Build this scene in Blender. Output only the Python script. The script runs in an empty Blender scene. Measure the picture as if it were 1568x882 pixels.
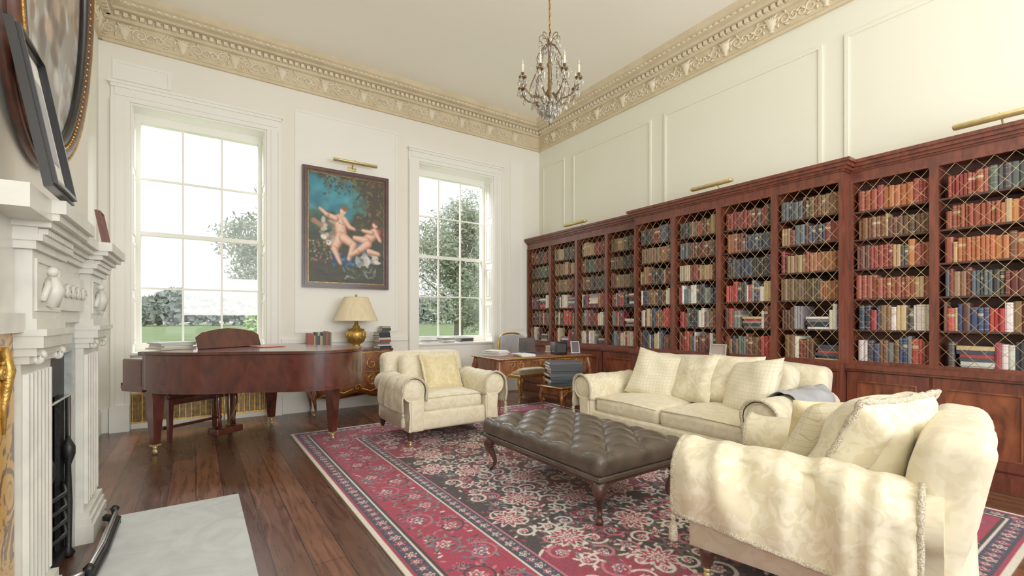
import bpy, math, random
import numpy as np
from mathutils import Matrix, Vector, noise
random.seed(7)
R=random.random
def U(a,b): return a+(b-a)*R()
PI=math.pi
def lin(c):
    o=[]
    for x in c[:3]:
        x/=255
        o.append(x/12.92 if x<=.04045 else ((x+.055)/1.055)**2.4)
    return (*o,1)
# ------------------------------------------------------------ materials
def base(name):
    m=bpy.data.materials.new(name); m.use_nodes=True
    nt=m.node_tree; b=nt.nodes['Principled BSDF']
    return m,nt,b
def mk(name,c,rough=.5,metal=0,c2=None,vs=3,bump=0,bs=60,coat=0,st=(1,1,1),dist=0,sheen=0,lo=.35,hi=.65):
    m,nt,b=base(name)
    N=nt.nodes; L=nt.links
    b.inputs['Roughness'].default_value=rough
    b.inputs['Metallic'].default_value=metal
    b.inputs['Coat Weight'].default_value=coat
    b.inputs['Coat Roughness'].default_value=.15
    b.inputs['Sheen Weight'].default_value=sheen
    tc=N.new('ShaderNodeTexCoord'); mp=N.new('ShaderNodeMapping'); mp.inputs['Scale'].default_value=st
    L.new(tc.outputs['Object'],mp.inputs['Vector'])
    if c2 is None: c2=tuple(x*.93 for x in c)
    n=N.new('ShaderNodeTexNoise'); n.inputs['Scale'].default_value=vs; n.inputs['Detail'].default_value=5; n.inputs['Distortion'].default_value=dist
    L.new(mp.outputs[0],n.inputs['Vector'])
    r=N.new('ShaderNodeValToRGB'); r.color_ramp.elements[0].position=lo; r.color_ramp.elements[1].position=hi
    r.color_ramp.elements[0].color=lin(c2); r.color_ramp.elements[1].color=lin(c)
    L.new(n.outputs['Fac'],r.inputs['Fac']); L.new(r.outputs['Color'],b.inputs['Base Color'])
    if bump:
        n2=N.new('ShaderNodeTexNoise'); n2.inputs['Scale'].default_value=bs; n2.inputs['Detail'].default_value=3
        L.new(mp.outputs[0],n2.inputs['Vector'])
        bp=N.new('ShaderNodeBump'); bp.inputs['Strength'].default_value=bump; bp.inputs['Distance'].default_value=.01
        L.new(n2.outputs['Fac'],bp.inputs['Height']); L.new(bp.outputs[0],b.inputs['Normal'])
    return m
def vcmat(name,rough=.8,bump=0,bs=400,books=False,sheen=0):
    m,nt,b=base(name); N=nt.nodes; L=nt.links
    a=N.new('ShaderNodeAttribute'); a.attribute_name='Col'
    b.inputs['Roughness'].default_value=rough; b.inputs['Sheen Weight'].default_value=sheen
    out=a.outputs['Color']
    if books:
        v=N.new('ShaderNodeAttribute'); v.attribute_name='bv'
        q=N.new('ShaderNodeAttribute'); q.attribute_name='br'
        def ramp(st):
            r=N.new('ShaderNodeValToRGB'); cr=r.color_ramp; cr.interpolation='CONSTANT'
            cr.elements[0].position=0; cr.elements[0].color=(0,0,0,1); cr.elements[1].position=st[0][0]; cr.elements[1].color=(st[0][1],)*3+(1,)
            for p,x in st[1:]:
                e=cr.elements.new(p); e.color=(x,x,x,1)
            L.new(v.outputs['Fac'],r.inputs['Fac']); return r
        r1=ramp([(.08,.7),(.10,0),(.3,.7),(.315,0),(.57,.7),(.585,0),(.8,.7),(.815,0),(.91,.7),(.93,0)])
        g=N.new('ShaderNodeMath'); g.operation='GREATER_THAN'; g.inputs[1].default_value=.5; L.new(q.outputs['Fac'],g.inputs[0])
        mu=N.new('ShaderNodeMath'); mu.operation='MULTIPLY'; L.new(r1.outputs[0],mu.inputs[0]); L.new(g.outputs[0],mu.inputs[1])
        mx=N.new('ShaderNodeMix'); mx.data_type='RGBA'; L.new(mu.outputs[0],mx.inputs[0]); L.new(out,mx.inputs[6]); mx.inputs[7].default_value=lin((170,144,100))
        r2=ramp([(.63,.8),(.75,0)])
        g2=N.new('ShaderNodeMath'); g2.operation='GREATER_THAN'; g2.inputs[1].default_value=.84; L.new(q.outputs['Fac'],g2.inputs[0])
        mu2=N.new('ShaderNodeMath'); mu2.operation='MULTIPLY'; L.new(r2.outputs[0],mu2.inputs[0]); L.new(g2.outputs[0],mu2.inputs[1])
        mx2=N.new('ShaderNodeMix'); mx2.data_type='RGBA'; L.new(mu2.outputs[0],mx2.inputs[0]); L.new(mx.outputs[2],mx2.inputs[6]); mx2.inputs[7].default_value=lin((195,178,140))
        out=mx2.outputs[2]
    L.new(out,b.inputs['Base Color'])
    if bump:
        n2=N.new('ShaderNodeTexNoise'); n2.inputs['Scale'].default_value=bs
        tc=N.new('ShaderNodeTexCoord'); L.new(tc.outputs['Object'],n2.inputs['Vector'])
        bp=N.new('ShaderNodeBump'); bp.inputs['Strength'].default_value=bump; bp.inputs['Distance'].default_value=.004
        L.new(n2.outputs['Fac'],bp.inputs['Height']); L.new(bp.outputs[0],b.inputs['Normal'])
    return m

WALL=mk('wall_cream_paint',(238,234,222),.8,vs=.8,c2=(235,231,218))
WALLS=mk('wall_sage_paint',(232,231,213),.8,vs=.8,c2=(229,228,209))
TRIM=mk('trim_white_paint',(242,240,231),.55,vs=1,c2=(239,237,227))
CEIL=mk('ceiling_paint',(246,241,227),.9,vs=.7,c2=(243,238,222))
FRZ=mk('frieze_tan',(212,196,162),.8,vs=6,c2=(200,183,148))
ORN=mk('plaster_ornament',(230,219,192),.75,vs=10,c2=(218,204,174))
MAHOG=mk('mahogany',(116,56,38),.38,c2=(80,38,27),vs=6,st=(3,3,.5),dist=1.2,coat=.15)
MAHOGP=mk('mahogany_flame_panel',(144,78,48),.32,c2=(92,45,30),vs=3,st=(2,2,.6),dist=2.5,coat=.25)
SHELFB=mk('shelf_dark_wood',(78,45,34),.6,c2=(54,32,25),vs=6,st=(2,2,2))
PIANO=mk('piano_mahogany',(92,42,32),.22,c2=(66,30,23),vs=5,st=(2,2,1),dist=1,coat=.5)
WALN=mk('dark_walnut',(84,49,35),.35,c2=(50,30,22),vs=7,st=(2,2,1),dist=1,coat=.3)
CHERRY=mk('commode_veneer',(146,86,50),.3,c2=(92,50,30),vs=5,st=(3,3,1),dist=1.5,coat=.3)
GILT=mk('gilt_ormolu',(218,176,92),.35,.8,c2=(180,134,62),vs=30,bump=.3,bs=80)
BRASS=mk('brass',(226,208,146),.35,.7,c2=(206,184,116),vs=20)
LATT=mk('brass_lattice_wire',(200,174,122),.45,.3,c2=(172,144,94),vs=20)
BRONZE=mk('bronze_dark',(146,116,74),.35,.7,c2=(100,78,48),vs=20)
BLACK=mk('black_iron',(30,29,29),.45,.3,c2=(18,18,18),vs=20,bump=.2)
BLKG=mk('black_lacquer',(24,23,24),.3,c2=(16,15,16))
LEATH=mk('brown_leather',(90,78,66),.34,c2=(66,57,48),vs=9,bump=.2,bs=120,coat=.2)
MARB=mk('white_marble',(214,212,200),.35,c2=(198,197,186),vs=3,dist=2)
HEARTH=mk('hearth_stone',(194,198,194),.42,c2=(176,180,177),vs=3.5,dist=2,bump=.05,bs=20)
SLIP=mk('grey_marble_slip',(168,172,170),.3,c2=(138,144,143),vs=5,dist=3)
SIENA=mk('siena_marble',(200,150,60),.25,c2=(96,62,30),vs=6,dist=3,lo=.42,hi=.5)
PAPER=mk('paper',(232,230,223),.8,vs=8,c2=(214,210,201))
GREYF=mk('grey_fabric',(174,175,178),.9,bump=.4,bs=200,vs=6,c2=(156,157,160))
SHADE=mk('lamp_shade',(234,218,180),.8,c2=(224,206,164),vs=20,st=(1,1,.1))
GRASS=mk('grass',(152,176,116),.95,c2=(134,160,100),vs=.3)
LEAF=mk('hazed_leaves',(190,202,172),.85,c2=(156,172,142),vs=.6)  # pale outdoor haze is mixed into the foliage colour
LEAFD=mk('hazed_distant_leaves',(186,196,188),.9,c2=(172,184,176),vs=.2)  # distance haze put into the treeline colour, no volume used
BARK=mk('bark',(140,132,118),.9,bump=.5,bs=10)
SILVER=mk('silver_metal',(200,200,198),.25,.9)
TASS=mk('fringe_trim',(230,221,196),.95,c2=(180,166,138),vs=160,bump=1,bs=180,lo=.4,hi=.6)
IVORY=mk('ivory',(240,232,206),.4)
def damask(name,a,bc,scale=7):
    m,nt,b=base(name); N=nt.nodes; L=nt.links
    tc=N.new('ShaderNodeTexCoord')
    n=N.new('ShaderNodeTexNoise'); n.inputs['Scale'].default_value=scale; n.inputs['Detail'].default_value=1.5; n.inputs['Distortion'].default_value=2.2
    L.new(tc.outputs['Object'],n.inputs['Vector'])
    r=N.new('ShaderNodeValToRGB'); e=r.color_ramp.elements
    e[0].position=.47; e[0].color=lin(a); e[1].position=.53; e[1].color=lin(bc)
    L.new(n.outputs['Fac'],r.inputs['Fac']); L.new(r.outputs[0],b.inputs['Base Color'])
    b.inputs['Roughness'].default_value=.6; b.inputs['Sheen Weight'].default_value=.15
    n2=N.new('ShaderNodeTexNoise'); n2.inputs['Scale'].default_value=6; n2.inputs['Detail'].default_value=3
    L.new(tc.outputs['Object'],n2.inputs['Vector'])
    bp=N.new('ShaderNodeBump'); bp.inputs['Strength'].default_value=.4; bp.inputs['Distance'].default_value=.03
    L.new(n2.outputs['Fac'],bp.inputs['Height']); L.new(bp.outputs[0],b.inputs['Normal'])
    return m
CREAM=damask('cream_damask',(228,218,188),(220,208,175))
CREAM2=damask('cream_damask_cover',(230,221,192),(219,207,172),9)
PILL=damask('gold_cream_pillow',(228,213,168),(219,201,150),14)
def stripe():
    m,nt,b=base('striped_pillow_fabric'); N=nt.nodes; L=nt.links
    tc=N.new('ShaderNodeTexCoord'); mp=N.new('ShaderNodeMapping')
    L.new(tc.outputs['Object'],mp.inputs[0])
    ck=N.new('ShaderNodeTexBrick'); ck.offset=0
    ck.inputs['Scale'].default_value=26; ck.inputs['Color1'].default_value=lin((232,224,197)); ck.inputs['Color2'].default_value=lin((228,219,191)); ck.inputs['Mortar'].default_value=lin((208,190,148))
    ck.inputs['Mortar Size'].default_value=.03; ck.inputs['Brick Width'].default_value=.8; ck.inputs['Row Height'].default_value=.8
    mp.inputs['Rotation'].default_value=(PI/2,0,0)
    L.new(mp.outputs[0],ck.inputs['Vector']); L.new(ck.outputs[0],b.inputs['Base Color']); b.inputs['Roughness'].default_value=.8
    return m
STRP=stripe()
def floor_mat():
    m,nt,b=base('oak_floor_planks'); N=nt.nodes; L=nt.links
    tc=N.new('ShaderNodeTexCoord'); mp=N.new('ShaderNodeMapping'); mp.inputs['Rotation'].default_value=(0,0,PI/2)
    L.new(tc.outputs['Object'],mp.inputs[0])
    br=N.new('ShaderNodeTexBrick'); br.offset=.37; br.inputs['Scale'].default_value=1
    br.inputs['Brick Width'].default_value=2.6; br.inputs['Row Height'].default_value=.17; br.inputs['Mortar Size'].default_value=.003; br.inputs['Bias'].default_value=0
    br.inputs['Color1'].default_value=lin((124,80,56)); br.inputs['Color2'].default_value=lin((82,52,38)); br.inputs['Mortar'].default_value=lin((40,26,20))
    L.new(mp.outputs[0],br.inputs[0])
    mp2=N.new('ShaderNodeMapping'); mp2.inputs['Scale'].default_value=(10,1.0,1); L.new(tc.outputs['Object'],mp2.inputs[0])
    n=N.new('ShaderNodeTexNoise'); n.inputs['Scale'].default_value=3; n.inputs['Detail'].default_value=8; n.inputs['Distortion'].default_value=.9
    L.new(mp2.outputs[0],n.inputs['Vector'])
    rr=N.new('ShaderNodeValToRGB'); rr.color_ramp.elements[0].position=.3; rr.color_ramp.elements[1].position=.75
    rr.color_ramp.elements[0].color=(.45,.42,.41,1); rr.color_ramp.elements[1].color=(1.2,1.15,1.1,1)
    L.new(n.outputs['Fac'],rr.inputs[0])
    mx=N.new('ShaderNodeMix'); mx.data_type='RGBA'; mx.blend_type='MULTIPLY'; mx.inputs[0].default_value=1
    L.new(br.outputs[0],mx.inputs[6]); L.new(rr.outputs[0],mx.inputs[7]); L.new(mx.outputs[2],b.inputs['Base Color'])
    r2=N.new('ShaderNodeMapRange'); r2.inputs[3].default_value=.18; r2.inputs[4].default_value=.4
    L.new(n.outputs['Fac'],r2.inputs[0]); L.new(r2.outputs[0],b.inputs['Roughness'])
    bp=N.new('ShaderNodeBump'); bp.inputs['Strength'].default_value=.15; bp.inputs['Distance'].default_value=.004
    L.new(br.outputs['Fac'],bp.inputs['Height']); bp.invert=True; L.new(bp.outputs[0],b.inputs['Normal'])
    return m
FLOOR=floor_mat()
def mixglass(name,f,ro):
    m=bpy.data.materials.new(name); m.use_nodes=True; nt=m.node_tree; nt.nodes.clear()
    o=nt.nodes.new('ShaderNodeOutputMaterial'); t=nt.nodes.new('ShaderNodeBsdfTransparent'); g=nt.nodes.new('ShaderNodeBsdfGlossy'); g.inputs['Roughness'].default_value=ro
    x=nt.nodes.new('ShaderNodeMixShader'); x.inputs[0].default_value=f
    nt.links.new(t.outputs[0],x.inputs[1]); nt.links.new(g.outputs[0],x.inputs[2]); nt.links.new(x.outputs[0],o.inputs[0])
    return m
GLASS=mixglass('window_glass',.05,.02)
CRYS=mixglass('crystal',.55,.08)

# ------------------------------------------------------------ mesh builder
def Tr(x=0,y=0,z=0,rx=0,ry=0,rz=0):
    return Matrix.Translation((x,y,z))@Matrix.Rotation(rz,4,'Z')@Matrix.Rotation(ry,4,'Y')@Matrix.Rotation(rx,4,'X')
TXZ=Matrix(((1,0,0,0),(0,0,1,0),(0,1,0,0),(0,0,0,1)))
class MB:
    def __init__(s): s.V=[];s.F=[];s.MI=[];s.S=[];s.mats=[]
    def add(s,vs,fs,mat,smooth=False,T=None):
        off=len(s.V)
        if T is not None: vs=[T@Vector(v) for v in vs]
        s.V.extend([tuple(v) for v in vs]); s.F.extend([tuple(i+off for i in f) for f in fs])
        if mat not in s.mats: s.mats.append(mat)
        k=s.mats.index(mat); s.MI.extend([k]*len(fs)); s.S.extend([smooth]*len(fs))
    def box(s,x0,x1,y0,y1,z0,z1,mat,T=None):
        s.add([(x0,y0,z0),(x1,y0,z0),(x1,y1,z0),(x0,y1,z0),(x0,y0,z1),(x1,y0,z1),(x1,y1,z1),(x0,y1,z1)],
          [(0,3,2,1),(4,5,6,7),(0,1,5,4),(1,2,6,5),(2,3,7,6),(3,0,4,7)],mat,False,T)
    def taper(s,c,a0,a1,z0,z1,mat,T=None):
        x,y=c; v=[(x+i*a0,y+j*a0,z0) for i,j in((-1,-1),(1,-1),(1,1),(-1,1))]+[(x+i*a1,y+j*a1,z1) for i,j in((-1,-1),(1,-1),(1,1),(-1,1))]
        s.add(v,[(0,3,2,1),(4,5,6,7),(0,1,5,4),(1,2,6,5),(2,3,7,6),(3,0,4,7)],mat,False,T)
    def rbox(s,c,d,r,mat,T=None,n=4,puff=0,wr=0,wf=5,fn=None,smooth=True):
        h=[x/2 for x in d]; r=min(r,min(h)*.999)
        if isinstance(n,int): n=(n,n,n)
        ax=[]
        for k in range(3):
            inn=h[k]-r; a=[-inn-r*math.tan(math.radians(t)) for t in (45,30,15)]
            a+=[-inn+2*inn*i/n[k] for i in range(n[k]+1)]
            a+=[inn+r*math.tan(math.radians(t)) for t in (15,30,45)]
            ax.append(a)
        vd={};vs=[];fs=[]
        def vid(p):
            k=(round(p[0],5),round(p[1],5),round(p[2],5))
            if k in vd: return vd[k]
            q=[max(-(h[i]-r),min(h[i]-r,p[i])) for i in range(3)]
            dv=Vector([p[i]-q[i] for i in range(3)]); L=dv.length
            o=Vector(q)+(dv*(r/L) if L>1e-9 else dv)
            nn=dv/L if L>1e-9 else Vector((0,0,1))
            if puff: o.z+=puff*(o.z/h[2])*max(0,1-(o.x/h[0])**2)*max(0,1-(o.y/h[1])**2)
            if wr: o+=nn*wr*noise.noise((o+Vector(c)*3.1)*wf)
            if fn: o=Vector(fn(o))
            vd[k]=len(vs); vs.append(o+Vector(c)); return vd[k]
        for k in range(3):
            i,j=[(1,2),(2,0),(0,1)][k]
            for sg in (-1,1):
                for a in range(len(ax[i])-1):
                    for b in range(len(ax[j])-1):
                        q=[]
                        for (aa,bb) in ((a,b),(a+1,b),(a+1,b+1),(a,b+1)):
                            p=[0,0,0]; p[k]=sg*h[k]; p[i]=ax[i][aa]; p[j]=ax[j][bb]; q.append(vid(p))
                        if sg<0: q.reverse()
                        fs.append(tuple(q))
        s.add(vs,fs,mat,smooth,T)
    def lathe(s,prof,mat,T=None,seg=16,smooth=True,a0=0,a1=2*PI):
        vs=[];fs=[]; full=abs(a1-a0-2*PI)<1e-6; m=seg if full else seg+1
        for r,z in prof:
            for i in range(m):
                a=a0+(a1-a0)*i/seg; vs.append((r*math.cos(a),r*math.sin(a),z))
        for k in range(len(prof)-1):
            for i in range(seg):
                j=(i+1)%m; fs.append((k*m+i,k*m+j,(k+1)*m+j,(k+1)*m+i))
        if full:
            if prof[0][0]>1e-4: fs.append(tuple(range(m))[::-1])
            if prof[-1][0]>1e-4: fs.append(tuple((len(prof)-1)*m+i for i in range(m)))
        s.add(vs,fs,mat,smooth,T)
    def ball(s,c,r,mat,T=None,seg=10,sc=(1,1,1)):
        p=[(max(1e-5,math.sin(PI*i/8))*1,-math.cos(PI*i/8)) for i in range(9)]
        M=Matrix.Translation(c)@Matrix.Diagonal((r*sc[0],r*sc[1],r*sc[2],1))
        s.lathe(p,mat,(T@M) if T is not None else M,seg)
    def tube(s,path,rad,mat,T=None,seg=6,closed=False):
        P=[Vector(p) for p in path]; n=len(P)
        if not hasattr(rad,'__len__'): rad=[rad]*n
        vs=[];fs=[];up=None
        for i in range(n):
            if closed: t=(P[(i+1)%n]-P[i-1])
            else: t=(P[min(i+1,n-1)]-P[max(i-1,0)])
            if t.length<1e-9: t=Vector((0,0,1))
            t.normalize()
            if up is None:
                up=Vector((0,0,1)) if abs(t.z)<.9 else Vector((1,0,0))
            a=(up-t*up.dot(t))
            if a.length<1e-6: a=Vector((1,0,0)).cross(t)
            a.normalize(); up=a; b=t.cross(a)
            for k in range(seg):
                g=2*PI*k/seg; vs.append(P[i]+(a*math.cos(g)+b*math.sin(g))*rad[i])
        m=n if closed else n-1
        for i in range(m):
            for k in range(seg):
                i2=(i+1)%n; fs.append((i*seg+k,i*seg+(k+1)%seg,i2*seg+(k+1)%seg,i2*seg+k))
        if not closed: fs.append(tuple(range(seg))[::-1]); fs.append(tuple((n-1)*seg+k for k in range(seg)))
        s.add(vs,fs,mat,True,T)
    def prism(s,poly,z0,z1,mat,T=None,smooth=False):
        n=len(poly); vs=[(a,b,z0) for a,b in poly]+[(a,b,z1) for a,b in poly]
        fs=[(i,(i+1)%n,n+(i+1)%n,n+i) for i in range(n)]
        s.add(vs,fs,mat,smooth,T); s.add(vs,[tuple(range(n))[::-1],tuple(range(n,2*n))],mat,False,T)
    def sheet(s,fn,nu,nv,mat,T=None):
        vs=[fn(i/nu,j/nv) for i in range(nu+1) for j in range(nv+1)]
        fs=[(i*(nv+1)+j,(i+1)*(nv+1)+j,(i+1)*(nv+1)+j+1,i*(nv+1)+j+1) for i in range(nu) for j in range(nv)]
        s.add(vs,fs,mat,True,T)
    def pillow(s,w,h,t,mat,T=None,n=20,fringe=None,seed=0,wr=.02):
        def P(u,v,sg):
            x=w/2*u*(1-.07*(1-v*v)); y=h/2*v*(1-.07*(1-u*u))
            z=sg*t/2*(max(0,(1-u**4)*(1-v**4)))**.55
            k=noise.noise(Vector((x*6+seed,y*6,sg*2.+seed)))*wr*(1-u**6)*(1-v**6)
            return (x,y,z+k)
        for sg in(1,-1):
            s.sheet(lambda a,b:P(a*2-1,b*2-1,sg),n,n,mat,T)
        if fringe:
            pts=[];m=26
            e=[(-1+2*i/m,-1) for i in range(m)]+[(1,-1+2*i/m) for i in range(m)]+[(1-2*i/m,1) for i in range(m)]+[(-1,1-2*i/m) for i in range(m)]
            for u,v in e:
                p=P(u,v,1); pts.append((p[0]*1.02+U(-.004,.004),p[1]*1.02+U(-.004,.004),U(-.005,.005)))
            s.tube(pts,[U(.010,.017) for _ in pts],fringe,T,6,True)
    def rframe(s,ax,p0,p1,a0,a1,z0,z1,w,mat):
        for b0,b1,c0,c1 in((a0,a1,z0,z0+w),(a0,a1,z1-w,z1),(a0,a0+w,z0+w,z1-w),(a1-w,a1,z0+w,z1-w)):
            if ax=='y': s.box(b0,b1,p0,p1,c0,c1,mat)
            else: s.box(p0,p1,b0,b1,c0,c1,mat)
    def obj(s,name,loc=(0,0,0),rz=0,parent=None,recalc=True):
        me=bpy.data.meshes.new(name); me.from_pydata(s.V,[],s.F)
        for m in s.mats: me.materials.append(m)
        me.polygons.foreach_set('material_index',s.MI); me.polygons.foreach_set('use_smooth',s.S)
        if recalc:
            import bmesh
            bm=bmesh.new(); bm.from_mesh(me); bmesh.ops.recalc_face_normals(bm,faces=bm.faces); bm.to_mesh(me); bm.free()
        me.update()
        o=bpy.data.objects.new(name,me); bpy.context.scene.collection.objects.link(o)
        o.location=loc; o.rotation_euler=(0,0,rz)
        if parent: o.parent=parent
        return o
def spiral(r0,r1,turns,a0,n=28,cx=0,cy=0,dirn=1):
    return [(cx+(r0+(r1-r0)*i/n)*math.cos(a0+dirn*turns*2*PI*i/n),cy+(r0+(r1-r0)*i/n)*math.sin(a0+dirn*turns*2*PI*i/n)) for i in range(n+1)]
def catmull(P,n=8,closed=True):
    o=[];m=len(P)
    for i in range(m if closed else m-1):
        g=lambda k:(P[k%m] if closed else P[max(0,min(m-1,k))])
        a,b,c,d=g(i-1),g(i),g(i+1),g(i+2)
        for k in range(n):
            t=k/n
            o.append(tuple(.5*((2*b[q])+(-a[q]+c[q])*t+(2*a[q]-5*b[q]+4*c[q]-d[q])*t*t+(-a[q]+3*b[q]-3*c[q]+d[q])*t**3) for q in range(len(b))))
    if not closed: o.append(P[-1])
    return o

# ------------------------------------------------------------ room shell
XL,XR,YW,YB,ZC=-.91,5.39,6.96,-2.6,4.95
m=MB(); m.box(XL-.3,XR+.3,YB,YW+.4,-.15,0,FLOOR); m.obj('floor')
m=MB(); m.box(XL-.3,XR+.3,YB,YW+.4,ZC,ZC+.15,CEIL); m.obj('ceiling')
W1=(-.63,.78); W2=(2.94,4.36); ZS,ZT=.9,3.82
m=MB()
for a,b in((XL-.3,W1[0]),(W1[1],W2[0]),(W2[1],XR+.3)): m.box(a,b,YW,YW+.38,0,ZC,WALL)
for a,b in(W1,W2):
    m.box(a,b,YW,YW+.38,ZT,ZC,WALL); m.box(a,b,YW+.10,YW+.38,0,ZS-.03,WALL)
m.obj('wall_north')
m=MB(); m.box(XR,XR+.3,YB,YW,0,ZC,WALLS); m.obj('wall_east')
OY0,OY1=2.87,3.60
m=MB(); m.box(XL-.3,XL,YB,YW,0,ZC,WALL); m.box(XL,-.62,1.75,4.32,1.35,ZC,WALL); m.box(XL,-.62,1.75,OY0,0,1.35,WALL); m.box(XL,-.62,OY1,4.32,0,1.35,WALL)
m.obj('wall_west')
prof=[(0,4.46),(.035,4.46),(.04,4.49),(.02,4.51),(.02,4.71),(.05,4.72),(.06,4.745),(.06,4.80),(.13,4.81),(.15,4.83),(.21,4.84),(.21,4.87),(.24,4.89),(.27,ZC),(0,ZC)]
def cornice(name,conv,L0,L1,dens=.075,phase=0):
    m=MB()
    vs=[];n=len(prof)
    for p,z in prof: vs.append(conv(p,L0,z))
    for p,z in prof: vs.append(conv(p,L1,z))
    fs=[(i,(i+1)%n,n+(i+1)%n,n+i) for i in range(n)]
    m.add(vs,fs,FRZ)
    def bx(p0,p1,a,b,z0,z1,mat):
        c=[conv(p,l,z) for z in(z0,z1) for p,l in((p0,a),(p1,a),(p1,b),(p0,b))]
        m.add(c,[(0,3,2,1),(4,5,6,7),(0,1,5,4),(1,2,6,5),(2,3,7,6),(3,0,4,7)],mat)
    k=L0
    while k<L1: bx(.055,.11,k,k+dens*.55,4.75,4.795,ORN); bx(.2,.228,k+.01,k+dens*.6,4.845,4.865,ORN); k+=dens
    k=L0+phase
    while k<L1-.1:
        pr=[(.012,4.525),(.03,4.53),(.015,4.55),(.05,4.60),(.045,4.62),(.065,4.64),(.07,4.655),(.03,4.66)]
        vs=[];seg=8
        for r,z in pr:
            for i in range(seg+1):
                a=PI*i/seg; vs.append(conv(.02+r*.7*math.sin(a),k+r*math.cos(a),z))
        m.add(vs,[(a*(seg+1)+i,a*(seg+1)+i+1,(a+1)*(seg+1)+i+1,(a+1)*(seg+1)+i) for a in range(len(pr)-1) for i in range(seg)],ORN,True)
        for q in(-2,-1,0,1,2):
            m.tube([conv(.035,k+q*.012,4.65),conv(.045,k+q*.024,4.675),conv(.04,k+q*.036,4.70)],[.01,.014,.005],ORN,None,5)
        for sg in(-1,1):
            for (r0,cx,cz,a0,dr) in((.07,.14,4.615,PI,-1),(.055,.235,4.605,PI*.1,1)):
                pt=spiral(r0,.012,1.4,a0,22,0,0,dr)
                m.tube([conv(.026,k+sg*(cx+x),cz+z) for x,z in pt],[.011*(1-.4*i/22) for i in range(23)],ORN,None,5)
            for q in range(5):
                a=q*1.2; m.tube([conv(.03,k+sg*(.14+.06*math.cos(a)),4.615+.06*math.sin(a)),conv(.036,k+sg*(.14+.085*math.cos(a+.25)),4.615+.08*math.sin(a+.25)),conv(.028,k+sg*(.14+.1*math.cos(a+.5)),4.615+.09*math.sin(a+.5))],[.006,.012,.003],ORN,None,5)
        k+=.55
    m.obj(name)
cornice('trim_cornice_north',lambda p,l,z:(l,YW-p,z),XL,XR,phase=.23)
cornice('trim_cornice_east',lambda p,l,z:(XR-p,l,z),YB,YW-.02,phase=.3)
cornice('trim_cornice_west',lambda p,l,z:(XL+p,l,z),4.32,YW-.02,phase=.3)
m=MB()
for a in((1.13,2.59,1.1,4.2),(-.79,-.25,4.06,4.28),(4.72,5.02,1.1,4.19)):
    m.rframe('y',YW-.014,YW-.001,*a,.03,TRIM); m.box(a[0]+.03,a[1]-.03,YW-.005,YW-.001,a[2]+.03,a[3]-.03,TRIM)
m.box(.96,2.76,YW-.03,YW-.001,.96,1.02,TRIM); m.box(4.54,5.1,YW-.03,YW-.001,.96,1.02,TRIM)
m.obj('trim_panels_north')
m=MB()
for y0,y1 in((6.21,6.83),(4.33,5.99),(2.14,4.11),(-.1,1.94)):
    z0,z1=1.1,4.15;w=.035;t=.02
    m.rframe('x',XR-t,XR-.001,y0,y1,z0,z1,w,WALLS)
    m.box(XR-.006,XR-.001,y0+w,y1-w,z0+w,z1-w,WALLS)
m.obj('trim_panels_east')
m=MB()
for x0,x1 in [(XL,-.82),(.97,2.75),(4.55,5.0)]: m.box(x0,x1,YW-.03,YW-.001,0,.24,TRIM); m.box(x0,x1,YW-.022,YW-.001,.24,.27,TRIM)
m.obj('baseboard_north')
m=MB(); m.box(XL,XL+.03,4.33,YW-.04,0,.24,TRIM); m.box(XL,XL+.022,4.33,YW-.04,.24,.27,TRIM); m.obj('baseboard_west')
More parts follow.
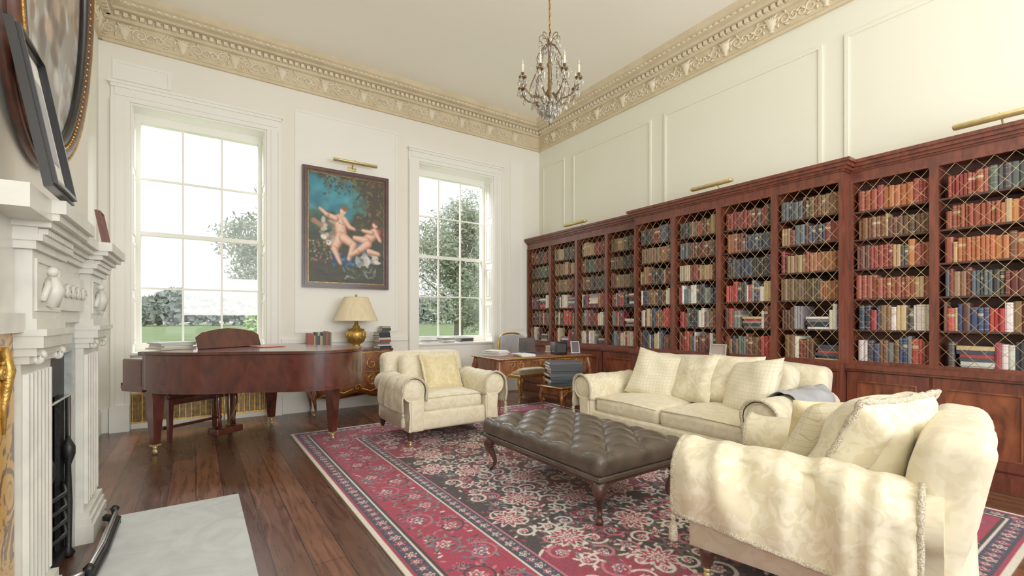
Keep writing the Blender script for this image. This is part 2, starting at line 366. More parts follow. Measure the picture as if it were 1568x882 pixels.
def window(name,x0,x1):
    m=MB(); aw=.17
    for s0,s1,L in((x0-aw,x0-.001,1),(x1+.001,x1+aw,0)):
        m.box(s0,s1,YW-.035,YW-.001,.3,ZT,TRIM)
        if L: m.box(s0+.035,s1-.05,YW-.05,YW-.035,.3,ZT,TRIM); m.box(s0,s0+.035,YW-.07,YW-.035,.3,ZT,TRIM)
        else: m.box(s0+.05,s1-.035,YW-.05,YW-.035,.3,ZT,TRIM); m.box(s1-.035,s1,YW-.07,YW-.035,.3,ZT,TRIM)
        m.box(s0-.01 if L else s0,s1 if L else s1+.01,YW-.08,YW-.001,0,.3,TRIM)
    m.box(x0-aw,x1+aw,YW-.035,YW-.001,ZT+.001,ZT+aw,TRIM); m.box(x0-aw+.035,x1+aw-.035,YW-.05,YW-.035,ZT+.05,ZT+aw-.035,TRIM)
    m.box(x0-aw,x1+aw,YW-.07,YW-.035,ZT+aw-.035,ZT+aw,TRIM)
    m.box(x0-aw-.02,x1+aw+.02,YW-.09,YW-.001,ZT+aw,ZT+aw+.025,TRIM)
    m.box(x0+.001,x1-.001,YW-.02,YW+.26,ZS-.03,ZS-.001,TRIM)
    m.box(x0+.001,x1-.001,YW+.04,YW+.09,.42,ZS-.03,TRIM); m.box(x0+.001,x1-.001,YW+.04,YW+.075,0,.06,TRIM)
    m.box(x0+.1,x1-.1,YW+.025,YW+.04,.48,.82,TRIM)
    m.box(x0+.001,x1-.001,YW+.08,YW+.09,.06,.42,BRONZE)
    k=x0+.01
    while k<x1-.01: m.box(k,k+.01,YW+.055,YW+.07,.08,.40,BRONZE if int(k*100)%2 else GILT); k+=.03
    for z in(.06,.40): m.box(x0+.001,x1-.001,YW+.05,YW+.072,z,z+.02,GILT)
    for sx,dx in((x0+.001,.018),(x1-.001,-.018)):
        a,b=min(sx,sx+dx),max(sx,sx+dx)
        m.box(a,b,YW,YW+.26,ZS,ZT-.02,TRIM)
        a2,b2=min(sx+dx,sx+dx*1.7),max(sx+dx,sx+dx*1.7)
        for z0,z1 in((1.0,1.55),(1.65,2.2),(2.3,3.0),(3.1,3.72)):
            for q in((.03,.05,z0,z1),(.2,.22,z0,z1),(.05,.2,z0,z0+.02),(.05,.2,z1-.02,z1)): m.box(a2,b2,YW+q[0],YW+q[1],q[2],q[3],TRIM)
            m.box(a2,b2,YW+.08,YW+.17,z0+.06,z1-.06,TRIM)
    m.box(x0+.001,x1-.001,YW,YW+.26,ZT-.02,ZT-.001,TRIM)
    gx0,gx1,gz0,gz1=x0+.075,x1-.075,1.0,3.70; ym=YW+.26
    m.box(x0+.001,gx0,ym,ym+.1,gz0,gz1,TRIM);m.box(gx1,x1-.001,ym,ym+.1,gz0,gz1,TRIM)
    m.box(x0+.001,x1-.001,ym,ym+.1,gz1,ZT-.001,TRIM);m.box(x0+.001,x1-.001,ym,ym+.1,ZS-.03,gz0,TRIM)
    zm=(gz0+gz1)/2; m.box(gx0,gx1,ym+.02,ym+.08,zm-.025,zm+.025,TRIM)
    for z in((gz0+zm)/2,(gz1+zm)/2): m.box(gx0,gx1,ym+.032,ym+.058,z-.011,z+.011,TRIM)
    for i in(1,2):
        x=gx0+(gx1-gx0)*i/3; m.box(x-.011,x+.011,ym+.03,ym+.06,gz0,gz1,TRIM)
    m.box(gx0-.005,gx1+.005,ym+.045,ym+.049,gz0,gz1,GLASS)
    return m.obj(name,recalc=False)
window('window_1',*W1); window('window_2',*W2)

# ------------------------------------------------------------ bookcase + books
mb=MB(); bk=MB(); bcol=[];bv=[];brd=[]
pal=[(116,44,40),(98,46,42),(90,58,46),(112,80,58),(138,106,74),(58,62,78),(60,74,64),(50,49,50),(160,132,98),(186,176,152),(128,60,48),(94,72,56),(78,86,94),(146,90,60),(120,98,76),(72,64,56)]
palw=[(170,94,56),(188,114,64),(142,70,48),(118,78,54),(138,54,48),(92,60,46),(76,80,76),(174,142,102)]
modern=[(214,210,202),(176,62,58),(54,70,104),(220,212,192),(60,60,64),(150,50,58),(104,118,118),(206,182,138),(46,54,70),(128,128,134),(228,226,220)]
def book(xf,xb,y0,y1,z0,z1,c,lean=0,flat=False):
    w=y1-y0
    poly=[(xb,y0),(xf+.008,y0),(xf,y0+.28*w),(xf,y1-.28*w),(xf+.008,y1),(xb,y1)]
    n=6; vs=[]
    for z in(z0,z1):
        for a,b in poly: vs.append((a,b+lean*(z-z0),z))
    bk.add(vs,[(i,(i+1)%n,n+(i+1)%n,n+i) for i in range(n)]+[tuple(range(n,2*n))],BOOKM)
    r=R(); L=lin(c); bcol.extend([L]*12); bv.extend([.99 if flat else 0]*6+[.99 if flat else 1]*6); brd.extend([r]*12)
BOOKM=vcmat('book_spines',.55,books=True)
def jit(c,a=16):
    d=U(-a,a); return tuple(max(5,min(245,x+d+U(-6,6))) for x in c)
def section(y0,y1,nb,xf,style,ends=(True,True)):
    xs=xf; xbase=xf-.09; bw=(y1-y0)/nb; zl=.88; zt=2.6; XB=XR-.022
    mb.box(XB-.02,XB,y0,y1,zl,zt+.05,SHELFB)
    mb.box(xbase-.02,XB,y0,y1,0,.11,MAHOG); mb.box(xbase-.01,XB,y0,y1,.11,.135,MAHOG)
    mb.box(xbase+.02,XB,y0,y1,.135,.82,MAHOG)
    mb.box(xbase-.03,XB,y0,y1,.84,.88,MAHOG); mb.box(xbase-.015,XB,y0,y1,.82,.84,MAHOG)
    mb.box(xs,XB,y0,y1,zt,zt+.07,MAHOG)
    for k,(o,za,zb) in enumerate(((.015,zt+.07,zt+.085),(.035,zt+.085,zt+.11),(.06,zt+.11,zt+.14),(.08,zt+.14,zt+.17))):
        mb.box(xs-o,XB,y0-(o if ends[0] else 0),y1+(o if ends[1] else 0),za,zb,MAHOG)
    for b in range(nb):
        a=y0+b*bw; c=a+bw
        mb.box(xs+.012,XB-.02,a,a+.014,zl,zt,MAHOG); mb.box(xs+.012,XB-.02,c-.014,c,zl,zt,MAHOG)
        mb.rframe('x',xs-.012,xs+.012,a,c,zl,zt,.03,MAHOG)
        mb.rframe('x',xbase,xbase+.02,a+.012,c-.012,.15,.81,.078,MAHOG)
        mb.box(xbase+.014,xbase+.02,a+.09,c-.09,.228,.732,MAHOGP)
        mb.rframe('x',xbase-.003,xbase+.014,a+.09,c-.09,.228,.732,.011,MAHOGP)
        ya,yb,za,zb=a+.03,c-.03,zl+.03,zt-.03; p=.112; sl=1.2
        def seg(y_0,s):
            t0,t1=za,zb
            if s>0: t0=max(t0,za+(ya-y_0)*sl); t1=min(t1,za+(yb-y_0)*sl)
            else: t0=max(t0,za+(y_0-yb)*sl); t1=min(t1,za+(y_0-ya)*sl)
            if t1-t0>.02:
                A=(xs,y_0+s*(t0-za)/sl,t0);B=(xs,y_0+s*(t1-za)/sl,t1)
                mb.tube([A,B],.0017,LATT,None,4)
        H=(zb-za)/sl; k=ya-H
        while k<yb: seg(k,1); k+=p
        k=ya+.04
        while k<yb+H: seg(k,-1); k+=p
        hs=[.27,.26,.28,.28,.29,.31][::-1]; tot=sum(hs); hs=[x*(zt-zl-.04)/tot for x in hs]
        z=zl+.01
        for r_,hh in enumerate(hs):
            if r_>0: mb.box(xs+.03,XB-.02,a+.014,c-.014,z-.016,z,SHELFB)
            y=a+.036; avail=hh-.04; low=(r_<2) or (r_==2 and style!='old' and R()<.5)
            P=(modern+pal[:5] if low else (palw if style=='old' and R()<.6 else pal))
            run=0
            while y<c-.045:
                rem=c-.036-y
                if low and R()<.035 and rem>.25:
                    zz=z
                    for _ in range(random.randint(4,7)):
                        t=U(.018,.034)
                        if zz+t>z+avail: break
                        cc=jit(random.choice(modern)); book(xs+.045+U(0,.02),XR-.12,y,y+U(.19,.225),zz,zz+t,cc,flat=True); zz+=t+.001
                    y+=.235; run=0; continue
                if run<=0:
                    run=random.choice([1,1,2,3,5,8]) if not low else random.choice([1,1,1,2,3])
                    cc=random.choice(P); hb=avail*U(.74,.98); wb=U(.022,.045)
                    single=run==1
                w=wb*U(.9,1.12) if run>1 else U(.018,.05)
                if w>rem: break
                h=hb if not single else avail*U(.68,.99)
                book(xs+.035+U(0,.018),XR-.12,y,y+w-.0008,z,z+h*U(.97,1),jit(cc,12),0); y+=w; run-=1
            z+=hh
section(4.262,6.93,4,5.10,'mix',(False,False))
section(1.80,4.262,4,4.95,'mix',(True,True))
section(-1.24,1.80,5,5.10,'old',(True,False))
mb.obj('bookcase',recalc=False)
o=bk.obj('bookshelf_books')
at=o.data.color_attributes.new('Col','FLOAT_COLOR','POINT'); at.data.foreach_set('color',np.array(bcol,dtype=np.float32).ravel())
for nm,ar in(('bv',bv),('br',brd)):
    a=o.data.attributes.new(nm,'FLOAT','POINT'); a.data.foreach_set('value',np.array(ar,dtype=np.float32))
def plight(name,loc,rz,L=.46,wall=False):
    m=MB()
    m.lathe([(.026,-L/2),(.032,-L/2+.01),(.032,L/2-.01),(.026,L/2)],BRASS,Tr(ry=PI/2)@Matrix.Diagonal((.7,1.3,1,1)),12)
    if wall:
        m.tube([(0,.0,0),(0,.05,.05),(0,.14,.03),(0,.19,-.04)],.008,BRASS); m.rbox((0,.192,-.04),(.12,.016,.05),.006,BRASS,n=1)
    else:
        m.tube([(0,0,0),(0,.03,.035),(0,.12,.03),(0,.17,-.02),(0,.17,-.035)],.007,BRASS); m.rbox((0,.17,-.04),(.12,.05,.012),.004,BRASS,n=1)
    return m.obj(name,loc,rz)
for y,x in((5.5,4.98),(3.05,4.83),(.8,4.98)): plight('picture_light',(x,y,2.818),-PI/2,.5)
plight('picture_light',(1.9,6.755,3.54),0,.62,True)

# ------------------------------------------------------------ colour-grid images
def gridobj(name,W,H,cols,T,mat,shape=None):
    ny,nx=cols.shape[:2]
    xs=np.linspace(-W/2,W/2,nx); ys=np.linspace(H/2,-H/2,ny)
    X,Y=np.meshgrid(xs,ys); co=np.stack([X,Y,np.zeros_like(X)],-1).reshape(-1,3)
    M=np.array(T); co=co@M[:3,:3].T+M[:3,3]
    idx=np.arange(ny*nx).reshape(ny,nx)
    q=np.stack([idx[1:,:-1],idx[1:,1:],idx[:-1,1:],idx[:-1,:-1]],-1).reshape(-1,4)
    if shape is not None:
        cx=(X[:-1,:-1]+X[1:,1:])/2; cy=(Y[:-1,:-1]+Y[1:,1:])/2
        q=q[shape(cx,cy).reshape(-1)]
    me=bpy.data.meshes.new(name)
    me.vertices.add(len(co)); me.vertices.foreach_set('co',co.astype(np.float32).ravel())
    me.loops.add(q.size); me.loops.foreach_set('vertex_index',q.astype(np.int32).ravel())
    me.polygons.add(len(q)); me.polygons.foreach_set('loop_start',np.arange(0,q.size,4,dtype=np.int32))
    me.polygons.foreach_set('loop_total',np.full(len(q),4,dtype=np.int32))
    me.update(calc_edges=True); me.validate()
    c=cols.reshape(-1,3)/255.; c=np.where(c<=.04045,c/12.92,((c+.055)/1.055)**2.4)
    c=np.concatenate([c,np.ones((len(c),1))],1).astype(np.float32)
    a=me.color_attributes.new('Col','FLOAT_COLOR','POINT'); a.data.foreach_set('color',c.ravel())
    me.materials.append(mat)
    o=bpy.data.objects.new(name,me); bpy.context.scene.collection.objects.link(o); return o
class Canvas:
    def __init__(s,w,h,W,H,bg):
        s.a=np.zeros((h,w,3))+np.array(bg); s.w=w;s.h=h;s.sx=w/W;s.sy=h/H
        s.Y,s.X=np.mgrid[0:h,0:w]; s.X=(s.X+.5)/s.sx; s.Y=(s.Y+.5)/s.sy
    def win(s,x0,x1,y0,y1):
        i0=max(0,int(x0*s.sx)-1);i1=min(s.w,int(x1*s.sx)+2);j0=max(0,int(y0*s.sy)-1);j1=min(s.h,int(y1*s.sy)+2)
        return slice(j0,max(j0,j1)),slice(i0,max(i0,i1))
    def blend(s,sl,mask,c): s.a[sl]=s.a[sl]*(1-mask[...,None])+np.array(c)*mask[...,None]
    def ell(s,cx,cy,rx,ry,c,ang=0,soft=.15,op=1):
        r=max(rx,ry)*1.3; sl=s.win(cx-r,cx+r,cy-r,cy+r); X=s.X[sl]-cx;Y=s.Y[sl]-cy
        ca,sa=math.cos(ang),math.sin(ang); d=np.sqrt(((X*ca+Y*sa)/rx)**2+((-X*sa+Y*ca)/ry)**2)
        s.blend(sl,np.clip((1-d)/soft+.5,0,1)*op,c)
    def cap(s,x0,y0,x1,y1,r0,r1,c,soft=.006,op=1):
        r=max(r0,r1)*1.3; sl=s.win(min(x0,x1)-r,max(x0,x1)+r,min(y0,y1)-r,max(y0,y1)+r); X=s.X[sl];Y=s.Y[sl]
        dx,dy=x1-x0,y1-y0; t=np.clip(((X-x0)*dx+(Y-y0)*dy)/(dx*dx+dy*dy+1e-9),0,1)
        d=np.hypot(X-x0-t*dx,Y-y0-t*dy)-(r0+(r1-r0)*t)
        s.blend(sl,np.clip(-d/soft+.5,0,1)*op,c)
    def stroke(s,pts,r,c,op=1,r1=None):
        n=len(pts)-1
        for i in range(n):
            a=r if r1 is None else r+(r1-r)*i/n; s.cap(*pts[i],*pts[i+1],a,a,c,.005,op)
    def ros(s,cx,cy,Rr,cols,pet=8,ph=0):
        sl=s.win(cx-Rr,cx+Rr,cy-Rr,cy+Rr); X=s.X[sl]-cx;Y=s.Y[sl]-cy; r=np.hypot(X,Y)/Rr; th=np.arctan2(Y,X)
        e=.78+.22*np.cos(pet*th+ph)
        for k,c in zip((1,.78,.5,.25),cols): s.blend(sl,np.clip((k*e-r)/.08+.5,0,1),c)
# --- rug
W,Lr=3.6,5.14; res=.0064
hw,hl=int(W/2/res),int(Lr/2/res)
c=Canvas(hw,hl,W/2,Lr/2,(52,40,44))
NAVY=(56,54,72);CRIM=(156,40,68);ROSE=(184,104,118);IVO=(216,207,196);DARK=(52,41,44);SAGE=(124,124,110);SLT=(98,104,120);OL=(96,80,68)
e=np.minimum(W/2-c.X,Lr/2-c.Y)
def zone(a,b,col): c.a[(e>=a)&(e<b)]=col
zone(-1,.03,(226,218,200)); zone(.03,.05,CRIM); zone(.05,.15,NAVY); zone(.15,.162,IVO); zone(.162,.18,DARK)
zone(.18,.56,CRIM); zone(.56,.572,IVO); zone(.572,.66,NAVY); zone(.66,.672,ROSE)
random.seed(11)
def along(eo,step,fn):
    L2=Lr/2-eo; W2=W/2-eo; k=step/2
    while k<L2: fn(W2,k,0); k+=step
    k=step/2
    while k<W2-step*.3: fn(k,L2,1); k+=step
i_=[0]
def g1(x,y,o):
    i_[0]+=1; c.ros(x,y,.036,[(IVO,ROSE,SLT)[i_[0]%3],CRIM,IVO,DARK],6)
along(.10,.08,g1)
def g2(x,y,o):
    i_[0]+=1; c.ros(x,y,.032,[(ROSE,IVO)[i_[0]%2],NAVY,IVO,CRIM],5)
along(.618,.07,g2)
def spir(x,y,r,a0,t,d,w,col,ctr=True,leafc=None):
    p=spiral(r,r*.15,t,a0,26,x,y,d)
    if leafc:
        for k in range(2,24,3):
            px,py=p[k]; an=math.atan2(py-y,px-x)+.6*d
            c.ell(px+.022*math.cos(an),py+.022*math.sin(an),.024,.010,leafc,an,.3)
    c.stroke(p,w,col,1,w*.6)
    if ctr: c.ros(x,y,r*.42,[IVO,ROSE if col!=ROSE else SLT,CRIM,IVO],6)
def b1(x,y,o):
    i_[0]+=1; s=1 if i_[0]%2 else -1; q=.07*s
    xx,yy=(x+q,y) if o==0 else (x,y+q)
    for _ in range(14): c.ell(x+U(-.16,.16),y+U(-.16,.16),.02,.009,random.choice([ROSE,IVO,SLT,DARK,SAGE,NAVY]),U(0,3),.3)
    spir(xx,yy,.11,PI*(.5 if o==0 else 0)+(0 if s>0 else PI),1.25,s,.007,(ROSE,DARK,SLT)[i_[0]%3],True,(SLT,ROSE,SAGE)[i_[0]%3])
    xx,yy=(x-q*1.4,y+.08) if o==0 else (x+.08,y-q*1.4)
    c.ros(xx,yy,.05,[ROSE,DARK,ROSE,NAVY],8)
along(.37,.19,b1)
fm=e>.672
def infield(x,y,mg=.06): return min(W/2-x,Lr/2-y)>.675+mg
th=np.arctan2(c.Y/1.5,c.X); rr=np.hypot(c.X,c.Y/1.5)
med=rr<.5*(1+.10*np.cos(10*th)); medo=rr<.515*(1+.10*np.cos(10*th))
cx_,cy_=W/2-.675,Lr/2-.675
rc=np.hypot((cx_-c.X),(cy_-c.Y)/1.3); tc_=np.arctan2((cy_-c.Y),(cx_-c.X))
cor=(rc<.62*(1+.09*np.cos(9*tc_)))&fm; coro=(rc<.635*(1+.09*np.cos(9*tc_)))&fm
c.a[fm]=DARK; c.a[medo]=IVO; c.a[med]=(104,38,54); c.a[coro]=IVO; c.a[cor]=(136,40,62)
med2=rr<.2*(1+.15*np.cos(8*th)); c.a[rr<.215*(1+.15*np.cos(8*th))]=IVO; c.a[med2]=NAVY
g=.15
ys=.06
while ys<Lr/2-.7:
    xs_=.05+(.075 if int(ys/g)%2 else 0)
    while xs_<W/2-.7:
        x,y=xs_+U(-.02,.02),ys+U(-.02,.02)
        if infield(x,y,.03):
            d=random.choice([1,-1]); k=int(U(0,5))
            for _ in range(6): c.ell(x+U(-.1,.1),y+U(-.1,.1),.018,.008,random.choice([ROSE,IVO,CRIM,OL,SLT]),U(0,3),.3)
            spir(x,y,U(.06,.095),U(0,6.28),U(1.1,1.4),d,U(.007,.011),(IVO,IVO,ROSE,IVO,OL)[k],True,(IVO,CRIM,IVO,SLT,OL)[int(U(0,5))])
        xs_+=g
    ys+=g
for (x,y) in((.35,1.05),(.75,.35),(.0,1.15),(.85,1.0),(.0,.0),(.0,.6),(.6,1.45),(.45,.0),(1.0,.6),(.4,.55)):
    c.ros(x,y,.13,[IVO,CRIM,IVO,NAVY],10); c.ros(x,y,.05,[ROSE,IVO,CRIM,IVO],6)
c.a[(e>=.56)&(e<.572)]=IVO; c.a[(e>=.66)&(e<.672)]=ROSE; c.a[e<.03]=(220,212,196)
Q=c.a; Q+=np.random.default_rng(3).normal(0,6,Q.shape[:2])[...,None]; Q=np.clip(Q,8,245)
full=np.concatenate([Q[:,::-1],Q],1); full=np.concatenate([full[::-1],full],0)
RUG=vcmat('persian_rug_wool',.95,.5,500,sheen=.1)
rx0,ry1=.87,5.64
rug=gridobj('persian_rug',W,Lr,full,Tr(0,0,.010),RUG)
rug.location=(rx0+W/2,ry1-Lr/2,0)
m=MB(); m.box(-W/2,W/2,-Lr/2,Lr/2,0.0005,.0095,mk('rug_edge',(214,204,184),.95)); ob=m.obj('rug_backing',parent=rug)
# --- painting
random.seed(5)
PW,PH=1.09,1.57
p=Canvas(240,344,1,1.44,(50,52,38))
def E(x,y,rx,ry,col,a=0,s=.4,o=1): p.ell(x,y*1.44,rx,ry*1.44,col,a,s,o)
for i in range(260): E(U(0,1),U(0,1),U(.03,.1),U(.02,.06),random.choice([(46,50,34),(62,58,38),(72,66,42),(40,46,42),(48,58,42)]),U(0,3),.8,.5)
for i in range(90): E(U(.0,.6),U(.03,.40),U(.05,.12),U(.03,.05),random.choice([(30,124,146),(44,142,164),(28,104,128),(80,160,176)]),U(0,3),.9,.6)
for i in range(60): E(U(.0,.32),U(.36,.5),U(.03,.08),U(.02,.04),random.choice([(46,88,76),(36,64,54),(70,100,76)]),U(0,3),.8,.5)
for i in range(380):
    x=U(.2,1); y=U(0,.2) if x<.6 else U(0,.5)
    if x<.62 and y>.1 and R()<.6: continue
    E(x,y,U(.008,.028),U(.005,.014),random.choice([(108,86,44),(78,70,40),(134,104,52),(56,60,38),(92,92,50),(40,42,30)]),U(0,3),.6,.8)
for i in range(34): E(U(.52,.74),U(.14,.34),U(.02,.05),U(.02,.035),random.choice([(40,112,122),(50,74,64),(60,130,136)]),U(0,3),.8,.5)
def C(x0,y0,x1,y1,r0,r1,col,s=.02,o=1): p.cap(x0,y0*1.44,x1,y1*1.44,r0,r1,col,s,o)
C(.90,.0,.84,.42,.025,.035,(62,48,34));C(.8,.05,.62,.2,.02,.012,(68,54,36))
for i in range(80): E(U(.02,.98),U(.76,1),U(.03,.09),U(.008,.022),random.choice([(44,56,38),(62,62,40),(34,40,32),(56,46,34)]),U(0,.4),.8,.7)
SK=(228,178,150);SKD=(184,124,98);SKL=(244,208,182);SH=(150,96,74)
for i in range(26): E(.26+U(-.08,.12),.52+U(-.1,.1),.045,.018,random.choice([(184,170,156),(216,204,184),(140,122,108),(108,92,80)]),U(0,3),.5,.8)
for i in range(26): E(.48+U(-.16,.16),.78+U(-.045,.04),.05,.016,random.choice([(40,96,146),(66,130,170),(28,62,104),(20,44,80)]),U(0,3),.4,.8)
for i in range(26): E(.76+U(-.14,.14),.77+U(-.06,.04),.055,.016,random.choice([(230,224,210),(200,192,178),(160,170,180),(130,136,140)]),U(0,3),.4,.85)
for i in range(18): E(.62+U(-.07,.09),.63+U(-.035,.05),.045,.018,random.choice([(44,104,160),(26,64,112),(70,130,176)]),U(0,3),.4,.85)
for i in range(16): E(.9+U(-.07,.06),.47+U(-.05,.07),.035,.016,random.choice([(150,44,40),(108,32,32),(180,74,60)]),U(0,3),.4,.85)
def limb(x0,y0,x1,y1,r0,r1):
    C(x0+.008,y0+.008,x1+.008,y1+.008,r0*1.06,r1*1.06,SH,.02,.8); C(x0,y0,x1,y1,r0,r1,SKD); C(x0-.005,y0-.004,x1-.005,y1-.004,r0*.82,r1*.82,SK,.03); C(x0-.012,y0-.008,x1-.012,y1-.008,r0*.42,r1*.42,SKL,.03,.8)
limb(.40,.41,.42,.55,.075,.066);limb(.35,.40,.24,.375,.034,.022);limb(.24,.375,.16,.33,.022,.014)
limb(.46,.40,.53,.47,.032,.024);limb(.53,.47,.59,.485,.022,.016)
limb(.41,.56,.33,.68,.06,.042);limb(.33,.68,.41,.81,.038,.018);limb(.45,.57,.58,.63,.06,.044);limb(.58,.63,.52,.77,.04,.018)
C(.43,.35,.42,.39,.024,.028,SK);E(.445,.325,.04,.036,SK,0,.3);E(.46,.303,.048,.026,(124,86,48),.2,.5);E(.43,.33,.022,.02,SKL,0,.6,.7)
E(.40,.44,.016,.008,SH,0,.8,.5);E(.44,.45,.016,.008,SH,0,.8,.5)
limb(.86,.5,.75,.58,.062,.062);limb(.75,.58,.60,.565,.05,.028);limb(.77,.61,.63,.69,.05,.03);limb(.63,.69,.54,.73,.028,.016);limb(.87,.48,.94,.57,.03,.02);limb(.82,.5,.71,.49,.026,.018)
E(.87,.42,.038,.034,SK,0,.3);E(.885,.4,.047,.026,(92,58,34),.2,.5);E(.86,.425,.018,.018,SKL,0,.6,.7)
limb(.79,.68,.92,.70,.034,.022)
for q in((.2,.58),(.26,.63)): E(*q,.04,.022,(232,226,212),.5,.6)
C(.08,.44,.17,.48,.034,.026,(164,116,88))
for i in range(60): E(U(.03,.3),U(.6,.82),U(.010,.022),U(.005,.010),random.choice([(160,128,88),(104,116,66),(176,96,84),(60,72,44),(200,180,150)]),U(0,3),.5,.8)
for i in range(30): E(U(.45,.9),U(.84,.94),U(.02,.05),U(.005,.010),random.choice([(116,136,138),(84,104,76),(150,150,140)]),U(0,3),.5,.6)
a_=p.a; a_[1:-1,1:-1]=(a_[1:-1,1:-1]*2+a_[:-2,1:-1]+a_[2:,1:-1]+a_[1:-1,:-2]+a_[1:-1,2:])/6
a_+=np.random.default_rng(4).normal(0,4,a_.shape[:2])[...,None]
PNT=vcmat('oil_paint_canvas',.5,.1,120)
def pframe(m,w,h,bw,d,mat,inner=None,T=None):
    for x0,x1,z0,z1 in((-w/2,w/2,h/2-bw,h/2),(-w/2,w/2,-h/2,-h/2+bw),(-w/2,-w/2+bw,-h/2+bw,h/2-bw),(w/2-bw,w/2,-h/2+bw,h/2-bw)):
        m.box(x0,x1,-d,0,z0,z1,mat,T)
    o=bw*.35
    for x0,x1,z0,z1 in((-w/2+o,w/2-o,h/2-bw*.7,h/2-o),(-w/2+o,w/2-o,-h/2+o,-h/2+bw*.7),(-w/2+o,-w/2+bw*.7,-h/2+bw*.7,h/2-bw*.7),(w/2-bw*.7,w/2-o,-h/2+bw*.7,h/2-bw*.7)):
        m.box(x0,x1,-d-.012,-d,z0,z1,mat,T)
    if inner:
        b=bw; t=.012
        for x0,x1,z0,z1 in((-w/2+b,w/2-b,h/2-b-t,h/2-b),(-w/2+b,w/2-b,-h/2+b,-h/2+b+t),(-w/2+b,-w/2+b+t,-h/2+b+t,h/2-b-t),(w/2-b-t,w/2-b,-h/2+b+t,h/2-b-t)):
            m.box(x0,x1,-d+.012,-.013,z0,z1,inner,T)
mf=MB()
pframe(mf,1.22,1.70,.07,.05,mk('painting_frame_wood',(78,38,30),.4,c2=(50,26,21),vs=12,coat=.2),BRONZE)
mf.box(-.6,.6,-.012,-.001,-.84,.84,BLKG)
fo=mf.obj('mythological_painting',(1.825,YW-.013,2.59))
po=gridobj('canvas',PW,PH,np.clip(p.a,5,250),Tr(0,-.03,0,rx=PI/2),PNT); po.parent=fo
# --- oval painting
random.seed(9)
q=Canvas(160,180,1,1.12,(150,142,128))
for i in range(360):
    x,y=U(0,1),U(0,1.12)
    cc=random.choice([(196,200,198),(172,176,176),(214,214,210),(146,146,142)]) if y>.55 else random.choice([(176,150,116),(196,172,140),(136,112,90),(186,176,158)])
    q.ell(x,y,U(.01,.05),U(.01,.04),cc,U(0,3),.6,.6)
for i in range(40): q.ell(U(.3,.7),U(.3,.8),U(.02,.06),U(.02,.06),random.choice([(206,168,134),(104,88,76),(80,76,74)]),U(0,3),.5,.6)
oy,oz,ra,rb=2.93,2.86,.63,.80
mo=MB()
OFW=mk('oval_frame_wood',(86,46,32),.35,c2=(44,26,20),vs=14,coat=.3)
ea=[2*PI*i/72 for i in range(72)]
for (k,rad,mt,off) in((1.0,.042,OFW,.042),(.935,.018,BLKG,.05),(1.062,.02,OFW,.022)):
    mo.tube([(ra*k*math.cos(a),-off,rb*k*math.sin(a)) for a in ea],rad,mt,None,8,True)
for i in range(130):
    a=2*PI*i/130; mo.ball((ra*.955*math.cos(a),-.072,rb*.955*math.sin(a)),.007,GILT,seg=6)
mo.tube([(ra*1.03*math.cos(a),-.078,rb*1.03*math.sin(a)) for a in ea],.006,GILT,None,5,True)
oo=mo.obj('oval_painting',(-.575,oy,oz),PI/2); oo.rotation_euler=(math.radians(2.5),0,PI/2)
g_=gridobj('oval_canvas',2*ra,2*rb,np.clip(q.a,5,250),Tr(0,-.03,0,rx=PI/2),PNT,shape=lambda X,Y:(X/ra)**2+(Y/rb)**2<.97); g_.parent=oo

# ------------------------------------------------------------ fireplace
m=MB(); xf=-.52; xw=-.618
ZM=1.74
def jamb(y0,y1):
    w=y1-y0; n=7
    m.box(xw+.001,xf-.016,y0+.002,y1-.002,.18,1.13,MARB)
    for i in range(n):
        a=y0+.025+(w-.05)*i/n; b=a+(w-.05)/n*.5
        m.prism([(xf-.016,a),(xf,a+.006),(xf,b-.006),(xf-.016,b)],.22,1.09,MARB)
    for k,(o,z0,z1) in enumerate(((.03,0,.1),(.02,.1,.14),(.01,.14,.18),(.008,1.13,1.16),(.03,1.16,1.19),(.05,1.19,1.235),(.06,1.235,1.26),(.03,1.26,1.3))):
        m.box(xw,xf+o,y0-o*.5,y1+o*.5,z0,z1,MARB)
    m.box(xw,xf+.015,y0,y1,1.3,1.56,MARB)
    m.rframe('x',xf+.015,xf+.022,y0+.03,y1-.03,1.33,1.53,.012,MARB)
    yc=(y0+y1)/2
    m.tube([(xf+.02,yc,1.35),(xf+.035,yc,1.42),(xf+.03,yc,1.47)],[.03,.035,.02],MARB); m.ball((xf+.03,yc,1.495),.02,MARB)
    for s_ in(-1,1): m.tube([(xf+.02,yc+s_*.02,1.46),(xf+.03,yc+s_*.07,1.43),(xf+.02,yc+s_*.1,1.37)],.012,MARB)
    for yy in(y0+.06,y1-.06):
        pt=spiral(.032,.008,1.3,0,16); m.tube([(xf+.02+a*.5,yy,1.15+b) for a,b in pt],.011,MARB)
jamb(2.44,OY0); jamb(OY1,4.04)
m.box(xw,xf-.03,OY0,OY1,1.28,1.56,MARB); m.box(xf-.03,xf-.008,OY0+.05,OY1-.05,1.34,1.52,MARB)
for i in range(5):
    y=OY0+.12+i*.125; pt=spiral(.04,.008,1.2,0,14); m.tube([(xf+.0,y+a,1.43+b) for a,b in pt],.009,MARB)
for y0,y1,ex in((2.43,2.90,.0),(2.92,3.56,-.06),(3.58,4.05,.0)):
    for o,z0,z1 in((.03,1.56,1.59),(.05,1.59,1.615),(.035,1.615,1.64),(.075,1.64,1.665),(.10,1.665,1.69),(.12,1.69,ZM)):
        pad=o*.5 if ex==0 else .03
        m.box(xw,xf+o+ex,y0-pad+.0,y1+pad,z0,z1,MARB)
    k=y0
    while k<y1-.02: m.box(xf+.035+ex,xf+.06+ex,k,k+.018,1.617,1.638,MARB); k+=.035
